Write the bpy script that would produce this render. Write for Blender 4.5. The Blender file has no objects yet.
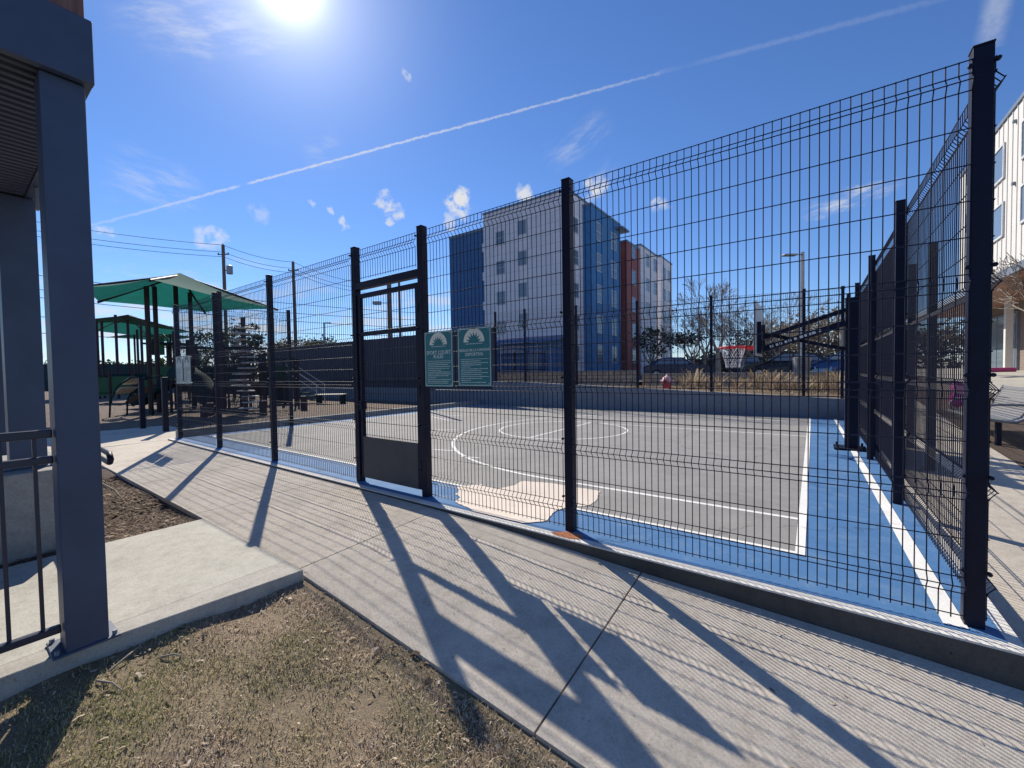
import bpy, math, random
import numpy as np
from mathutils import Vector, Matrix
R_ = math.radians
random.seed(7); rng = np.random.default_rng(7)
scene = bpy.context.scene
COL = scene.collection

# ------------------------------------------------------------------ survey (camera solved from the fence posts, metres)
FPX, PITCH, ROLL, YAW = 415.52, .0287, -.0158, .6273
CAM = np.array([-.7211, -3.3183, 1.44])
def _axes():
    c, s = math.cos, math.sin
    F = np.array([-s(YAW)*c(PITCH), c(YAW)*c(PITCH), -s(PITCH)])
    Rr = np.array([c(YAW), s(YAW), 0.]); U = np.cross(Rr, F)
    return F, Rr*c(ROLL)+U*s(ROLL), -Rr*s(ROLL)+U*c(ROLL)
FW, RT, UP = _axes()
def ray(x, y): return FW+RT*(x-512)/FPX-UP*(y-384)/FPX
def on_z(x, y, z=0.): d = ray(x, y); return CAM+d*((z-CAM[2])/d[2])
def on_y(x, y, Y): d = ray(x, y); return CAM+d*((Y-CAM[1])/d[1])
def on_x(x, y, X): d = ray(x, y); return CAM+d*((X-CAM[0])/d[0])
def at(x, y, D):
    d = ray(x, y); Fh = np.array([-math.sin(YAW), math.cos(YAW), 0]); return CAM+d*(D/(d@Fh))

# ------------------------------------------------------------------ mesh helpers
ORG = {}
class MB:
    def __init__(s): s.v=[]; s.f=[]; s.m=[]
    def add(s, vs, fs, m=0):
        n=len(s.v); s.v += [tuple(map(float,p)) for p in vs]
        for f in fs: s.f.append([n+i for i in f]); s.m.append(m)
        return s
    def box(s, x0,x1,y0,y1,z0,z1, m=0):
        return s.add([(x0,y0,z0),(x1,y0,z0),(x1,y1,z0),(x0,y1,z0),(x0,y0,z1),(x1,y0,z1),(x1,y1,z1),(x0,y1,z1)],
            [(0,3,2,1),(4,5,6,7),(0,1,5,4),(1,2,6,5),(2,3,7,6),(3,0,4,7)], m)
    def obox(s, c, ax, ay, az, m=0):
        c=np.array(c,float); ax,ay,az=[np.array(a,float) for a in (ax,ay,az)]
        vs=[c-ax-ay-az,c+ax-ay-az,c+ax+ay-az,c-ax+ay-az,c-ax-ay+az,c+ax-ay+az,c+ax+ay+az,c-ax+ay+az]
        return s.add(vs,[(0,3,2,1),(4,5,6,7),(0,1,5,4),(1,2,6,5),(2,3,7,6),(3,0,4,7)], m)
    def bar(s, p, q, w, h=None, m=0, up=(0,0,1)):
        p=np.array(p,float); q=np.array(q,float); d=q-p; L=np.linalg.norm(d); d/=L; h=w if h is None else h
        u=np.array(up,float)
        if abs(d@u)>.98: u=np.array([1.,0,0])
        a=np.cross(d,u); a/=np.linalg.norm(a); b=np.cross(a,d)
        return s.obox((p+q)/2, d*L/2, a*w/2, b*h/2, m)
    def tube(s, path, r, n=6, m=0, cap=True):
        P=[np.array(p,float) for p in path]; k=len(P); rs=r if hasattr(r,'__len__') else [r]*k
        vs=[]; ref=None
        for i in range(k):
            d=P[min(i+1,k-1)]-P[max(i-1,0)]; d=d/(np.linalg.norm(d)+1e-12)
            if ref is None: ref=np.array([0,0,1.]) if abs(d[2])<.9 else np.array([1.,0,0])
            a=np.cross(d,ref); a/=np.linalg.norm(a)+1e-12; b=np.cross(d,a); ref=np.cross(a,d) if abs(np.cross(a,d)@d)<.5 else ref
            for j in range(n):
                t=2*math.pi*j/n; vs.append(P[i]+(a*math.cos(t)+b*math.sin(t))*rs[i])
        fs=[]
        for i in range(k-1):
            for j in range(n):
                j2=(j+1)%n; fs.append((i*n+j,i*n+j2,(i+1)*n+j2,(i+1)*n+j))
        if cap: fs += [tuple(range(n))[::-1], tuple(range((k-1)*n,k*n))]
        return s.add(vs,fs,m)
    def lathe(s, c, prof, n=16, m=0):
        vs=[]; k=len(prof)
        for r,z in prof:
            for j in range(n):
                t=2*math.pi*j/n; vs.append((c[0]+r*math.cos(t),c[1]+r*math.sin(t),c[2]+z))
        fs=[(i*n+j,i*n+(j+1)%n,(i+1)*n+(j+1)%n,(i+1)*n+j) for i in range(k-1) for j in range(n)]
        fs += [tuple(range(n))[::-1], tuple(range((k-1)*n,k*n))]
        return s.add(vs,fs,m)
    def prism(s, pts, d, m=0):
        n=len(pts); pts=[np.array(p,float) for p in pts]; d=np.array(d,float)
        return s.add(pts+[p+d for p in pts],[tuple(range(n))[::-1],tuple(range(n,2*n))]+[(i,(i+1)%n,n+(i+1)%n,n+i) for i in range(n)],m)
    def poly(s, pts, m=0): return s.add(pts,[tuple(range(len(pts)))],m)
    def build(s, name, mats, parent=None, smooth=False, bevel=0, loc=None):
        me=bpy.data.meshes.new(name)
        if parent is not None: org=np.array(ORG[parent.name])
        else: org=np.array(loc if loc is not None else (0,0,0),float)
        me.from_pydata([tuple(np.array(p)-org) for p in s.v],[],s.f)
        mats=mats if isinstance(mats,(list,tuple)) else [mats]
        for m in mats: me.materials.append(m)
        if len(mats)>1: me.polygons.foreach_set('material_index',s.m)
        if smooth: me.polygons.foreach_set('use_smooth',[True]*len(me.polygons))
        me.update()
        o=bpy.data.objects.new(name,me); COL.objects.link(o)
        if parent is not None: o.parent=parent
        else: o.location=org
        ORG[o.name]=tuple(org)
        if bevel:
            b=o.modifiers.new('bevel','BEVEL'); b.width=bevel; b.segments=2; b.limit_method='ANGLE'
        return o
def tag(o, label=None, cat=None, group=None, kind=None):
    if label: o['label']=label
    if cat: o['category']=cat
    if group: o['group']=group
    if kind: o['kind']=kind
    return o
def thing(name, label, cat, loc, group=None):
    o=bpy.data.objects.new(name,None); COL.objects.link(o); o.location=loc; o.empty_display_size=.2
    ORG[o.name]=tuple(float(a) for a in loc); return tag(o,label,cat,group)
def struct(name, mb, mats, **k): return tag(mb.build(name,mats,**k),kind='structure')
def dup(root, loc, rz=0, label=None):
    r=root.copy(); COL.objects.link(r); r.location=loc; r.rotation_euler=(0,0,rz)
    if label: r['label']=label
    for ch in list(root.children):
        c=ch.copy(); COL.objects.link(c); c.parent=r
        for g in list(ch.children):
            d=g.copy(); COL.objects.link(d); d.parent=c
    return r

# ------------------------------------------------------------------ materials
def newmat(name):
    m=bpy.data.materials.new(name); m.use_nodes=True; nt=m.node_tree
    return m, nt, nt.nodes['Principled BSDF']
def L(nt,a,b): nt.links.new(a,b)
def noise(nt, co, scale, detail=4, rough=.6):
    n=nt.nodes.new('ShaderNodeTexNoise'); n.inputs['Scale'].default_value=scale; n.inputs['Detail'].default_value=detail
    n.inputs['Roughness'].default_value=rough; L(nt,co,n.inputs['Vector']); return n.outputs['Fac']
def ramp(nt, fac, stops):
    r=nt.nodes.new('ShaderNodeValToRGB'); L(nt,fac,r.inputs['Fac']); e=r.color_ramp.elements
    while len(e)<len(stops): e.new(.5)
    for i,(p,c) in enumerate(stops): e[i].position=p; e[i].color=(*c,1) if len(c)==3 else c
    return r.outputs['Color']
def mix(nt, fac, a, b, mode='MIX'):
    n=nt.nodes.new('ShaderNodeMix'); n.data_type='RGBA'; n.blend_type=mode
    for i,x in ((0,fac),(6,a),(7,b)):
        if hasattr(x,'default_value') and hasattr(x,'is_linked'): L(nt,x,n.inputs[i])
        else: n.inputs[i].default_value = x if i==0 else ((*x,1) if len(x)==3 else x)
    return n.outputs[2]
def coord(nt, out='Object'):
    return nt.nodes.new('ShaderNodeTexCoord').outputs[out]
def sc(c,k): return tuple(min(1,x*k) for x in c)
def bumpit(nt, b, h, strength, dist=.01):
    n=nt.nodes.new('ShaderNodeBump'); n.inputs['Strength'].default_value=strength; n.inputs['Distance'].default_value=dist
    L(nt,h,n.inputs['Height']); L(nt,n.outputs['Normal'],b.inputs['Normal'])
def mat(name, c, rough=.6, metal=0, var=.15, scale=5, bump=0, bscale=120, spec=.5):
    m,nt,b=newmat(name); co=coord(nt); f=noise(nt,co,scale,5)
    L(nt,ramp(nt,f,[(.3,sc(c,1-var)),(.7,sc(c,1+var))]),b.inputs['Base Color'])
    b.inputs['Roughness'].default_value=rough; b.inputs['Metallic'].default_value=metal; b.inputs['Specular IOR Level'].default_value=spec
    if bump: bumpit(nt,b,noise(nt,co,bscale,3),bump)
    return m
def concrete(name, c, stain=.25, fine=70, grain=.30):
    m,nt,b=newmat(name); co=coord(nt)
    big=ramp(nt,noise(nt,co,.9,7,.68),[(.25,sc(c,1-stain)),(.5,c),(.78,sc(c,1+stain*.35))])
    mid=ramp(nt,noise(nt,co,9,7,.75),[(.30,(.70,.68,.66)),(.5,(.93,.93,.92)),(.70,(1.06,1.06,1.05))])
    sp=ramp(nt,noise(nt,co,fine,6,.8),[(.28,(1-grain*1.5,)*3),(.5,(1,1,1)),(.72,(1+grain*.5,)*3)])
    pit=ramp(nt,noise(nt,co,26,3,.5),[(.22,(.45,.43,.42)),(.30,(1,1,1))])
    x=mix(nt,1.,mix(nt,.75,mix(nt,.8,big,mid,'MULTIPLY'),sp,'MULTIPLY'),pit,'MULTIPLY')
    L(nt,x,b.inputs['Base Color'])
    b.inputs['Roughness'].default_value=.88; b.inputs['Specular IOR Level'].default_value=.25
    bumpit(nt,b,noise(nt,co,fine*1.6,5,.75),.55,.004); return m
def island_mat(name, stops, rough=.8, patch=None, trans=False):
    m,nt,b=newmat(name); g=nt.nodes.new('ShaderNodeNewGeometry'); c=ramp(nt,g.outputs['Random Per Island'],stops)
    if patch:
        f=ramp(nt,noise(nt,coord(nt),patch[0],4),[(patch[1],(0,0,0)),(patch[2],(1,1,1))])
        g2=ramp(nt,g.outputs['Random Per Island'],patch[3]); c=mix(nt,f,c,g2)
    L(nt,c,b.inputs['Base Color']); b.inputs['Roughness'].default_value=rough; b.inputs['Specular IOR Level'].default_value=.2
    if trans:
        t=nt.nodes.new('ShaderNodeBsdfTranslucent'); L(nt,c,t.inputs['Color']); mx=nt.nodes.new('ShaderNodeMixShader'); mx.inputs[0].default_value=.3
        L(nt,b.outputs[0],mx.inputs[1]); L(nt,t.outputs[0],mx.inputs[2]); L(nt,mx.outputs[0],nt.nodes['Material Output'].inputs['Surface'])
    return m
NAVY=mat('navy_powder_coat',(.004,.0065,.024),.5,0,.25,9,.05,200,.25)
DGREEN=mat('dark_green_coat',(.008,.02,.022),.5,0,.2,6,0,120,.3)
SLATE=mat('slate_blue_paint',(.048,.074,.135),.48,0,.2,2.2,.12,14)
RAIL=mat('dark_rail_paint',(.02,.028,.055),.35,0,.2,8)
DECK=mat('ribbed_deck',(.035,.05,.09),.6,0,.1,3)
KICK=mat('kick_plate',(.055,.058,.066),.6,0,.18,3,.05,150)
CONC=concrete('walk_concrete',(.56,.505,.43),.26)
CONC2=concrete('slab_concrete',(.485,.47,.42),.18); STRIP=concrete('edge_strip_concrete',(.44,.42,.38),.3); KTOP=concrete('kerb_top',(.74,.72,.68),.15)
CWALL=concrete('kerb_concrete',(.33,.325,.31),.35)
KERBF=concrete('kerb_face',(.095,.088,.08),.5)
FWALL=concrete('wall_concrete',(.22,.235,.27),.2)
GAP=mat('joint_dirt',(.035,.03,.026),.95)
STEEL=mat('galvanised',(.5,.5,.5),.4,.7)
WHITE=mat('white_paint',(.74,.74,.72),.6,0,.08,12)
def court_mat(name,c,wear):
    m,nt,b=newmat(name); co=coord(nt)
    a=ramp(nt,noise(nt,co,.8,8,.72),[(.25,sc(c,.78)),(.5,c),(.8,sc(c,1.15))])
    w=ramp(nt,noise(nt,co,3.2,9,.8),[(.50,(0,0,0)),(.74,(1,1,1))])
    k=mix(nt,w,a,wear); sp=ramp(nt,noise(nt,co,75,6,.8),[(.3,(.72,.72,.72)),(.5,(1,1,1)),(.75,(1.1,1.1,1.1))])
    mp=nt.nodes.new('ShaderNodeMapping'); mp.inputs['Scale'].default_value=(1.2,9,1); mp.inputs['Rotation'].default_value=(0,0,.5); L(nt,co,mp.inputs['Vector'])
    st=ramp(nt,noise(nt,mp.outputs[0],1.6,6,.7),[(.60,(1,1,1)),(.78,(.80,.80,.80))])
    vo=nt.nodes.new('ShaderNodeTexVoronoi'); vo.feature='DISTANCE_TO_EDGE'; vo.inputs['Scale'].default_value=.28
    nd=nt.nodes.new('ShaderNodeTexNoise'); nd.inputs['Scale'].default_value=1.5; nd.inputs['Detail'].default_value=6; L(nt,co,nd.inputs['Vector'])
    va=nt.nodes.new('ShaderNodeVectorMath'); va.operation='ADD'; L(nt,co,va.inputs[0]); L(nt,nd.outputs['Color'],va.inputs[1]); L(nt,va.outputs[0],vo.inputs['Vector'])
    cr=ramp(nt,vo.outputs['Distance'],[(0,(.62,.62,.62)),(.0035,(1,1,1))])
    x=mix(nt,1.,mix(nt,.8,mix(nt,.8,k,sp,'MULTIPLY'),st,'MULTIPLY'),cr,'MULTIPLY')
    L(nt,x,b.inputs['Base Color']); b.inputs['Roughness'].default_value=.8
    b.inputs['Specular IOR Level'].default_value=.25; bumpit(nt,b,noise(nt,co,130,5,.8),.4,.003); return m
COURT_BLUE=court_mat('court_blue_paint',(.066,.175,.37),(.15,.24,.37))
COURT_GREY=court_mat('court_grey_paint',(.26,.256,.25),(.32,.31,.295))
PEACH=court_mat('peach_paint',(.72,.635,.555),(.55,.52,.48))
LINE=court_mat('line_paint',(.78,.78,.76),(.6,.6,.6))
DIRT=mat('packed_dirt',(.13,.095,.065),.95,0,.35,3,.5,40)
LAWN=None
m,nt,b=newmat('lawn_soil'); co=coord(nt)
c1=ramp(nt,noise(nt,co,85,8,.85),[(.3,(.10,.075,.05)),(.5,(.33,.255,.17)),(.7,(.55,.44,.31))])
c2=ramp(nt,noise(nt,co,70,6,.8),[(.3,(.09,.08,.045)),(.6,(.24,.21,.11)),(.8,(.36,.31,.18))])
f=ramp(nt,noise(nt,co,1.3,5),[(.53,(0,0,0)),(.68,(1,1,1))])
L(nt,mix(nt,f,c1,c2),b.inputs['Base Color']); b.inputs['Roughness'].default_value=.95; bumpit(nt,b,noise(nt,co,90,5,.8),1,.02); LAWN=m
GRASS=island_mat('dry_grass_blades',[(0,(.20,.145,.10)),(.3,(.47,.37,.26)),(.65,(.69,.56,.425)),(1,(.87,.76,.62))],.8,
    (.8,.48,.62,[(0,(.15,.17,.06)),(.4,(.36,.35,.16)),(.75,(.52,.47,.27)),(1,(.70,.62,.43))]),True)
CHIP=island_mat('wood_chips',[(0,(.05,.035,.025)),(.4,(.13,.09,.06)),(.8,(.24,.17,.12)),(1,(.42,.34,.25))],.9)
LEAFLIT=island_mat('leaf_litter',[(0,(.12,.085,.055)),(.5,(.32,.24,.16)),(.9,(.5,.42,.32)),(1,(.65,.58,.48))],.8)
MULCH=None
m,nt,b=newmat('mulch_bed'); co=coord(nt)
L(nt,ramp(nt,noise(nt,co,45,8,.8),[(.3,(.045,.03,.022)),(.5,(.11,.075,.055)),(.7,(.2,.145,.105))]),b.inputs['Base Color'])
b.inputs['Roughness'].default_value=.95; bumpit(nt,b,noise(nt,co,60,6,.8),1,.03); MULCH=m
m,nt,b=newmat('play_mulch'); co=coord(nt)
L(nt,ramp(nt,noise(nt,co,9,10,.85),[(.32,(.05,.035,.028)),(.5,(.15,.11,.085)),(.68,(.32,.25,.19))]),b.inputs['Base Color'])
b.inputs['Roughness'].default_value=.95; bumpit(nt,b,noise(nt,co,20,6,.8),1,.05); PLAYM=m
WOODF=None
m,nt,b=newmat('charcoal_boards'); co=coord(nt); mp=nt.nodes.new('ShaderNodeMapping'); mp.inputs['Scale'].default_value=(7,7,.4); L(nt,co,mp.inputs['Vector'])
L(nt,ramp(nt,noise(nt,mp.outputs[0],1,4),[(.3,(.045,.042,.055)),(.7,(.085,.08,.1))]),b.inputs['Base Color']); b.inputs['Roughness'].default_value=.8; WOODF=m
m,nt,b=newmat('reddish_wood'); co=coord(nt); mp=nt.nodes.new('ShaderNodeMapping'); mp.inputs['Scale'].default_value=(30,30,1.5); L(nt,co,mp.inputs['Vector'])
L(nt,ramp(nt,noise(nt,mp.outputs[0],1,5),[(.3,(.10,.05,.045)),(.7,(.24,.13,.11))]),b.inputs['Base Color']); b.inputs['Roughness'].default_value=.7; WOODR=m
POLEW=mat('weathered_pole',(.17,.13,.10),.9,0,.3,4)
def siding(name,c,freq=3.2,axis='XY',depth=.5):
    m,nt,b=newmat(name); co=coord(nt); w=nt.nodes.new('ShaderNodeTexWave'); w.wave_type='BANDS'; w.bands_direction='DIAGONAL' if axis=='XY' else axis
    w.inputs['Scale'].default_value=freq; L(nt,co,w.inputs['Vector'])
    v=ramp(nt,noise(nt,co,.6,4),[(.3,sc(c,.9)),(.7,sc(c,1.08))])
    L(nt,mix(nt,.3,v,ramp(nt,w.outputs['Fac'],[(0,(.55,.55,.55)),(.12,(1,1,1))]),'MULTIPLY'),b.inputs['Base Color']); b.inputs['Roughness'].default_value=.65
    bumpit(nt,b,w.outputs['Fac'],depth,.02); return m
S_GREY=siding('grey_panel_siding',(.80,.75,.76),.35); S_BLUE=siding('blue_panel_siding',(.06,.125,.24),.5); S_BLUE2=siding('bright_blue_siding',(.05,.20,.42),.5)
S_RED=siding('brick_red_siding',(.30,.075,.055),.9,'Z'); S_WHITE=mat('white_siding',(.68,.66,.62),.6,0,.05,2)
S_NAVY=siding('ground_floor_blue',(.06,.13,.27),.8)
def brickmat(name,c1,c2,mo,s,w=.5,h=.25,ms=.02):
    m,nt,b=newmat(name); co=coord(nt); sx=nt.nodes.new('ShaderNodeSeparateXYZ'); L(nt,co,sx.inputs[0])
    ad=nt.nodes.new('ShaderNodeMath'); ad.operation='ADD'; L(nt,sx.outputs[0],ad.inputs[0]); L(nt,sx.outputs[1],ad.inputs[1])
    cb=nt.nodes.new('ShaderNodeCombineXYZ'); L(nt,ad.outputs[0],cb.inputs[0]); L(nt,sx.outputs[2],cb.inputs[1])
    t=nt.nodes.new('ShaderNodeTexBrick'); L(nt,cb.outputs[0],t.inputs['Vector']); t.inputs['Scale'].default_value=s
    t.inputs['Color1'].default_value=(*c1,1); t.inputs['Color2'].default_value=(*c2,1); t.inputs['Mortar'].default_value=(*mo,1)
    t.inputs['Mortar Size'].default_value=ms; t.inputs['Brick Width'].default_value=w; t.inputs['Row Height'].default_value=h
    v=ramp(nt,noise(nt,co,8,5),[(.3,(.75,.75,.75)),(.7,(1,1,1))])
    L(nt,mix(nt,.8,t.outputs['Color'],v,'MULTIPLY'),b.inputs['Base Color']); b.inputs['Roughness'].default_value=.9
    bumpit(nt,b,t.outputs['Fac'],-.6,.02); return m
BLOCK=brickmat('tan_blocks',(.62,.50,.36),(.5,.40,.29),(.2,.16,.12),1,.45,.2)
S_GREY=brickmat('grey_panel_siding',(.90,.86,.87),(.84,.81,.83),(.5,.48,.5),1,2.6,1.03,.018); S_BLUE=brickmat('blue_panel_siding',(.075,.18,.36),(.068,.165,.33),(.04,.09,.18),1,1.3,1.03,.018)
BRICK=brickmat('brown_brick',(.2,.12,.09),(.26,.17,.13),(.25,.22,.2),1,.22,.075)
FRAME_W=mat('window_frame_white',(.62,.62,.62),.5); FRAME_G=mat('window_frame_grey',(.42,.44,.46),.5)
m,nt,b=newmat('window_glass'); b.inputs['Base Color'].default_value=(.17,.22,.27,1); b.inputs['Roughness'].default_value=.08; b.inputs['Specular IOR Level'].default_value=.9
n_=noise(nt,coord(nt),.5,2); bumpit(nt,b,n_,.05,.02); GLASS=m
TEAL_SIGN=mat('sign_teal',(.016,.165,.19),.45,0,.06,8); CREAM=mat('sign_cream',(.72,.73,.62),.5,0,.05,20); SIGNW=mat('sign_pale_blue',(.56,.66,.63),.45,0,.05,20)
m,nt,b=newmat('teal_shade_fabric'); co=coord(nt); b.inputs['Base Color'].default_value=(.10,.24,.20,1); b.inputs['Roughness'].default_value=.9
b.inputs['Specular IOR Level'].default_value=.15
t=nt.nodes.new('ShaderNodeBsdfTranslucent'); L(nt,ramp(nt,noise(nt,co,3,3),[(.3,(.008,.135,.115)),(.7,(.012,.17,.145))]),t.inputs['Color'])
mx=nt.nodes.new('ShaderNodeMixShader'); mx.inputs[0].default_value=.45; L(nt,b.outputs[0],mx.inputs[1]); L(nt,t.outputs[0],mx.inputs[2]); L(nt,mx.outputs[0],nt.nodes['Material Output'].inputs['Surface']); SHADE=m
PGREEN=mat('play_green',(.022,.095,.045),.6,0,.15,3,0,120,.25); PDARK=mat('play_dark_green',(.008,.03,.034),.85,0,.2,3,0,120,.12); PBROWN=mat('play_brown_post',(.035,.021,.025),.6,0,.2,3,0,120,.3)
PTAN=mat('play_tan',(.45,.4,.33),.6); PBLUE=mat('play_blue',(.03,.12,.3),.5)
RIMRED=mat('rim_red',(.6,.025,.04),.5); NET=mat('net_cord',(.6,.6,.62),.8); ACRYL=mat('backboard_grey',(.45,.46,.48),.35)
CARNAVY=mat('car_navy',(.012,.02,.07),.2,.2,.05,2,0,1,.8); CARBLUE=mat('car_blue',(.025,.09,.26),.2,.1,.05,2,0,1,.8); CARDARK=mat('car_graphite',(.03,.034,.04),.25,.2,.05,2)
TYRE=mat('tyre',(.015,.015,.016),.9); HEADL=mat('lamp_lens',(.6,.6,.6),.15); TAILL=mat('tail_lens',(.3,.01,.01),.2)
MAGENTA=mat('magenta_plastic',(.50,.04,.26),.5,0,.12,6); BENCHM=mat('bench_grey',(.2,.205,.215),.55,.1,.1,8)
HYRED=mat('hydrant_red',(.55,.05,.06),.5); HYPINK=mat('hydrant_pink',(.75,.45,.45),.55)
LTBLUE=mat('light_blue_plastic',(.22,.45,.72),.5); BARK=mat('grey_bark',(.16,.13,.11),.95,0,.35,8,.4,30); BARK2=mat('pale_bark',(.3,.26,.22),.95,0,.3,8,.4,30)
FOL=island_mat('dark_leaves',[(0,(.018,.03,.012)),(.5,(.045,.065,.022)),(1,(.10,.11,.045))],.7,None,True)
FOL2=island_mat('olive_leaves',[(0,(.05,.05,.022)),(.5,(.10,.09,.04)),(1,(.17,.14,.07))],.7,None,True)
BROWNL=island_mat('winter_brown_twigs',[(0,(.09,.07,.05)),(.5,(.2,.16,.11)),(1,(.32,.27,.19))],.8,None,True)
STRAW=island_mat('straw_blades',[(0,(.22,.16,.10)),(.5,(.42,.33,.22)),(1,(.6,.5,.36))],.8,None,True)
RUST=mat('rust_stain',(.42,.16,.07),.9,0,.4,30); RED_CAB=mat('dark_bin',(.015,.02,.05),.4)
SOFFIT=mat('brown_soffit',(.27,.13,.08),.6,0,.1,3); GREYMET=mat('grey_metal',(.17,.20,.25),.45)
WIRE=mat('power_cable',(.03,.03,.035),.6); XFMR=mat('transformer_grey',(.3,.33,.36),.5)

# ------------------------------------------------------------------ setting: ground
CW, CE, CN, CS = -13.0, .16, 11.2, -.2        # court slab
def zw(x,y=-.9):
    n=np.interp(x,[-13,-4.4,-3.15,-1.8,-.3,.6],[-.03,-.03,-.046,-.108,-.158,-.21]); s_=np.interp(x,[-13,-6,-4,-3.28,-2.4,-1.5,.6],[-.04,-.06,-.087,-.14,-.215,-.29,-.41])
    return float(n+(s_-n)*min(1.,max(0.,(-.2-y)/1.52)))
def sheet(mb, x0,x1,y0,y1, zf, nx, ny, m=0):
    xs=np.linspace(x0,x1,nx+1); ys=np.linspace(y0,y1,ny+1)
    vs=[(x,y,zf(x,y)) for y in ys for x in xs]
    fs=[(j*(nx+1)+i,j*(nx+1)+i+1,(j+1)*(nx+1)+i+1,(j+1)*(nx+1)+i) for j in range(ny) for i in range(nx)]
    return mb.add(vs,fs,m)
struct('ground', MB().box(-1500,1500,-1500,1500,-1.2,-.9), DIRT)
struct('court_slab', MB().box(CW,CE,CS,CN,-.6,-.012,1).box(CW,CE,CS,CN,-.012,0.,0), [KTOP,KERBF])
# painted surfaces, each a sheet 4 mm above the one below
def sheet_z(name, polys, z, m):
    mb=MB()
    for p in polys: mb.poly([(x,y,z) for x,y in p])
    return struct(name, mb, m)
sheet_z('court_blue_paint',[[(CW+.1,-.12),(.0+.10,-.12),(.10,CN),(CW+.1,CN)]],.002,COURT_BLUE)
sheet_z('court_grey_paint',[[(-12.45,.56),(-.83,.56),(-.83,CN-.03),(-12.45,CN-.03)]],.0045,COURT_GREY)
def seg(p,q,w):
    p=np.array(p);q=np.array(q);d=(q-p)/np.linalg.norm(q-p);n=np.array([-d[1],d[0]])*w/2
    return [tuple(p+n*-1),tuple(q-n),tuple(q+n),tuple(p+n)]
def arc(c,r,a0,a1,w,n=48):
    out=[]
    for i in range(n):
        t0=a0+(a1-a0)*i/n; t1=a0+(a1-a0)*(i+1)/n
        out.append([(c[0]+(r-w/2)*math.cos(t0),c[1]+(r-w/2)*math.sin(t0)),(c[0]+(r+w/2)*math.cos(t0),c[1]+(r+w/2)*math.sin(t0)),
                    (c[0]+(r+w/2)*math.cos(t1),c[1]+(r+w/2)*math.sin(t1)),(c[0]+(r-w/2)*math.cos(t1),c[1]+(r-w/2)*math.sin(t1))])
    return out
lines=[[(-.83,.50),(-.765,.50),(-.765,CN-.03),(-.83,CN-.03)], [(-12.45,.505),(-.83,.505),(-.83,.56),(-12.45,.56)],
       [(-.13,-.085),(-.03,-.085),(-.20,CN-.02),(-.26,CN-.02)], [(-12.5,.505),(-12.45,.505),(-12.45,CN-.03),(-12.5,CN-.03)]]
lines += [seg((-.83,1.42),(-3.5,1.42),.06)]+arc((-3.5,5.75),4.33,math.pi*1.5,math.pi*.5,.06)+[seg((-3.5,10.08),(-.83,10.08),.06)]
lines += [seg((-.83,7.25),(-5.72,7.25),.05), seg((-5.72,4.2),(-5.72,7.22),.05)]+arc((-5.75,5.72),1.55,0,2*math.pi,.05)
for p,q in (((-8.5,4.05),(-7.95,4.3)),((-6.5,2.1),(-6.1,2.22)),((-10.9,6.2),(-9.6,5.7)),((-10.8,6.75),(-10.3,6.95)),((-5.62,1.9),(-5.25,1.98))):
    lines.append(seg(p,q,.05))
sheet_z('court_lines',lines,.007,LINE)
pp=[tuple(on_z(x,y,.009)[:2]) for x,y in ((456,487),(480,484),(497,489),(515,485),(522,481),(552,483),(582,488),(600,491),(597,500),(588,506),(571,507),(556,510),(549,517),(547,521))]+[(-2.95,-.115),(-3.55,-.115),(-3.95,.02),(-4.0,.16),(-4.15,.22),(-4.2,.34)]
pj=[]
for (xa,ya),(xb,yb) in zip(pp,pp[1:]+pp[:1]):
    n_=max(1,int(math.hypot(xb-xa,yb-ya)/.05))
    for q in range(n_): t=q/n_; pj.append((xa+(xb-xa)*t+random.gauss(0,.006),max(-.118,ya+(yb-ya)*t+random.gauss(0,.006))))
sheet_z('peach_paint_patch',[pj],.0095,PEACH)
sheet_z('rust_stain',[[(-2.62,-.14),(-2.50,-.05),(-2.36,-.05),(-2.31,-.13),(-2.40,-.185),(-2.55,-.185)]],.003,RUST)

# walkway slabs (real joints between them)
mb=MB(); sheet(mb,-17.2,6,-1.74,CS-.001,lambda x,y: zw(x,y)-.05,60,2); struct('walkway_bed',mb,GAP)
mb=MB(); js=[-13.05,-10.6,-8.4,-6.2,-4.0,-1.78,.5,2.8,5.0]
for a,b_ in zip(js[:-1],js[1:]):
    a+=.006; b_-=.006; n=6
    xs=np.linspace(a,b_,n+1)
    for i in range(n):
        x0,x1=xs[i],xs[i+1]
        c4=[(x0,-1.72),(x1,-1.72),(x1,CS-.006),(x0,CS-.006)]
        mb.add([(x,y,zw(x,y)-.16) for x,y in c4]+[(x,y,zw(x,y)) for x,y in c4],
               [(4,5,6,7),(0,1,5,4),(2,3,7,6)]+([(3,0,4,7)] if i==0 else [])+([(1,2,6,5)] if i==n-1 else []))
struct('walkway',mb,CONC)
mb=MB()
for x0,x1,y0,y1 in ((-16.9,-15.0,-1.72,.75),(-14.99,-13.06,-1.72,.75),(-16.9,-13.7,-4.5,-1.732),(-13.69,-10.55,-4.5,-1.732),(-16.9,-10.55,-9,-4.512)):
    mb.box(x0,x1,y0,y1,-.2,-.03)
struct('plaza_pavement',mb,CONC)
# pavilion path with its separate kerb strip
struct('pavilion_path',MB().box(-5.9,-4.135,-8,-1.735,-.4,-.045).prism([(-4.128,-8,-.5),(-3.985,-8,-.5),(-3.985,-2.9,-.5),(-3.86,-1.735,-.5),(-4.128,-1.735,-.5)],(0,0,.46),1),[CONC2,STRIP],bevel=.006)
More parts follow.
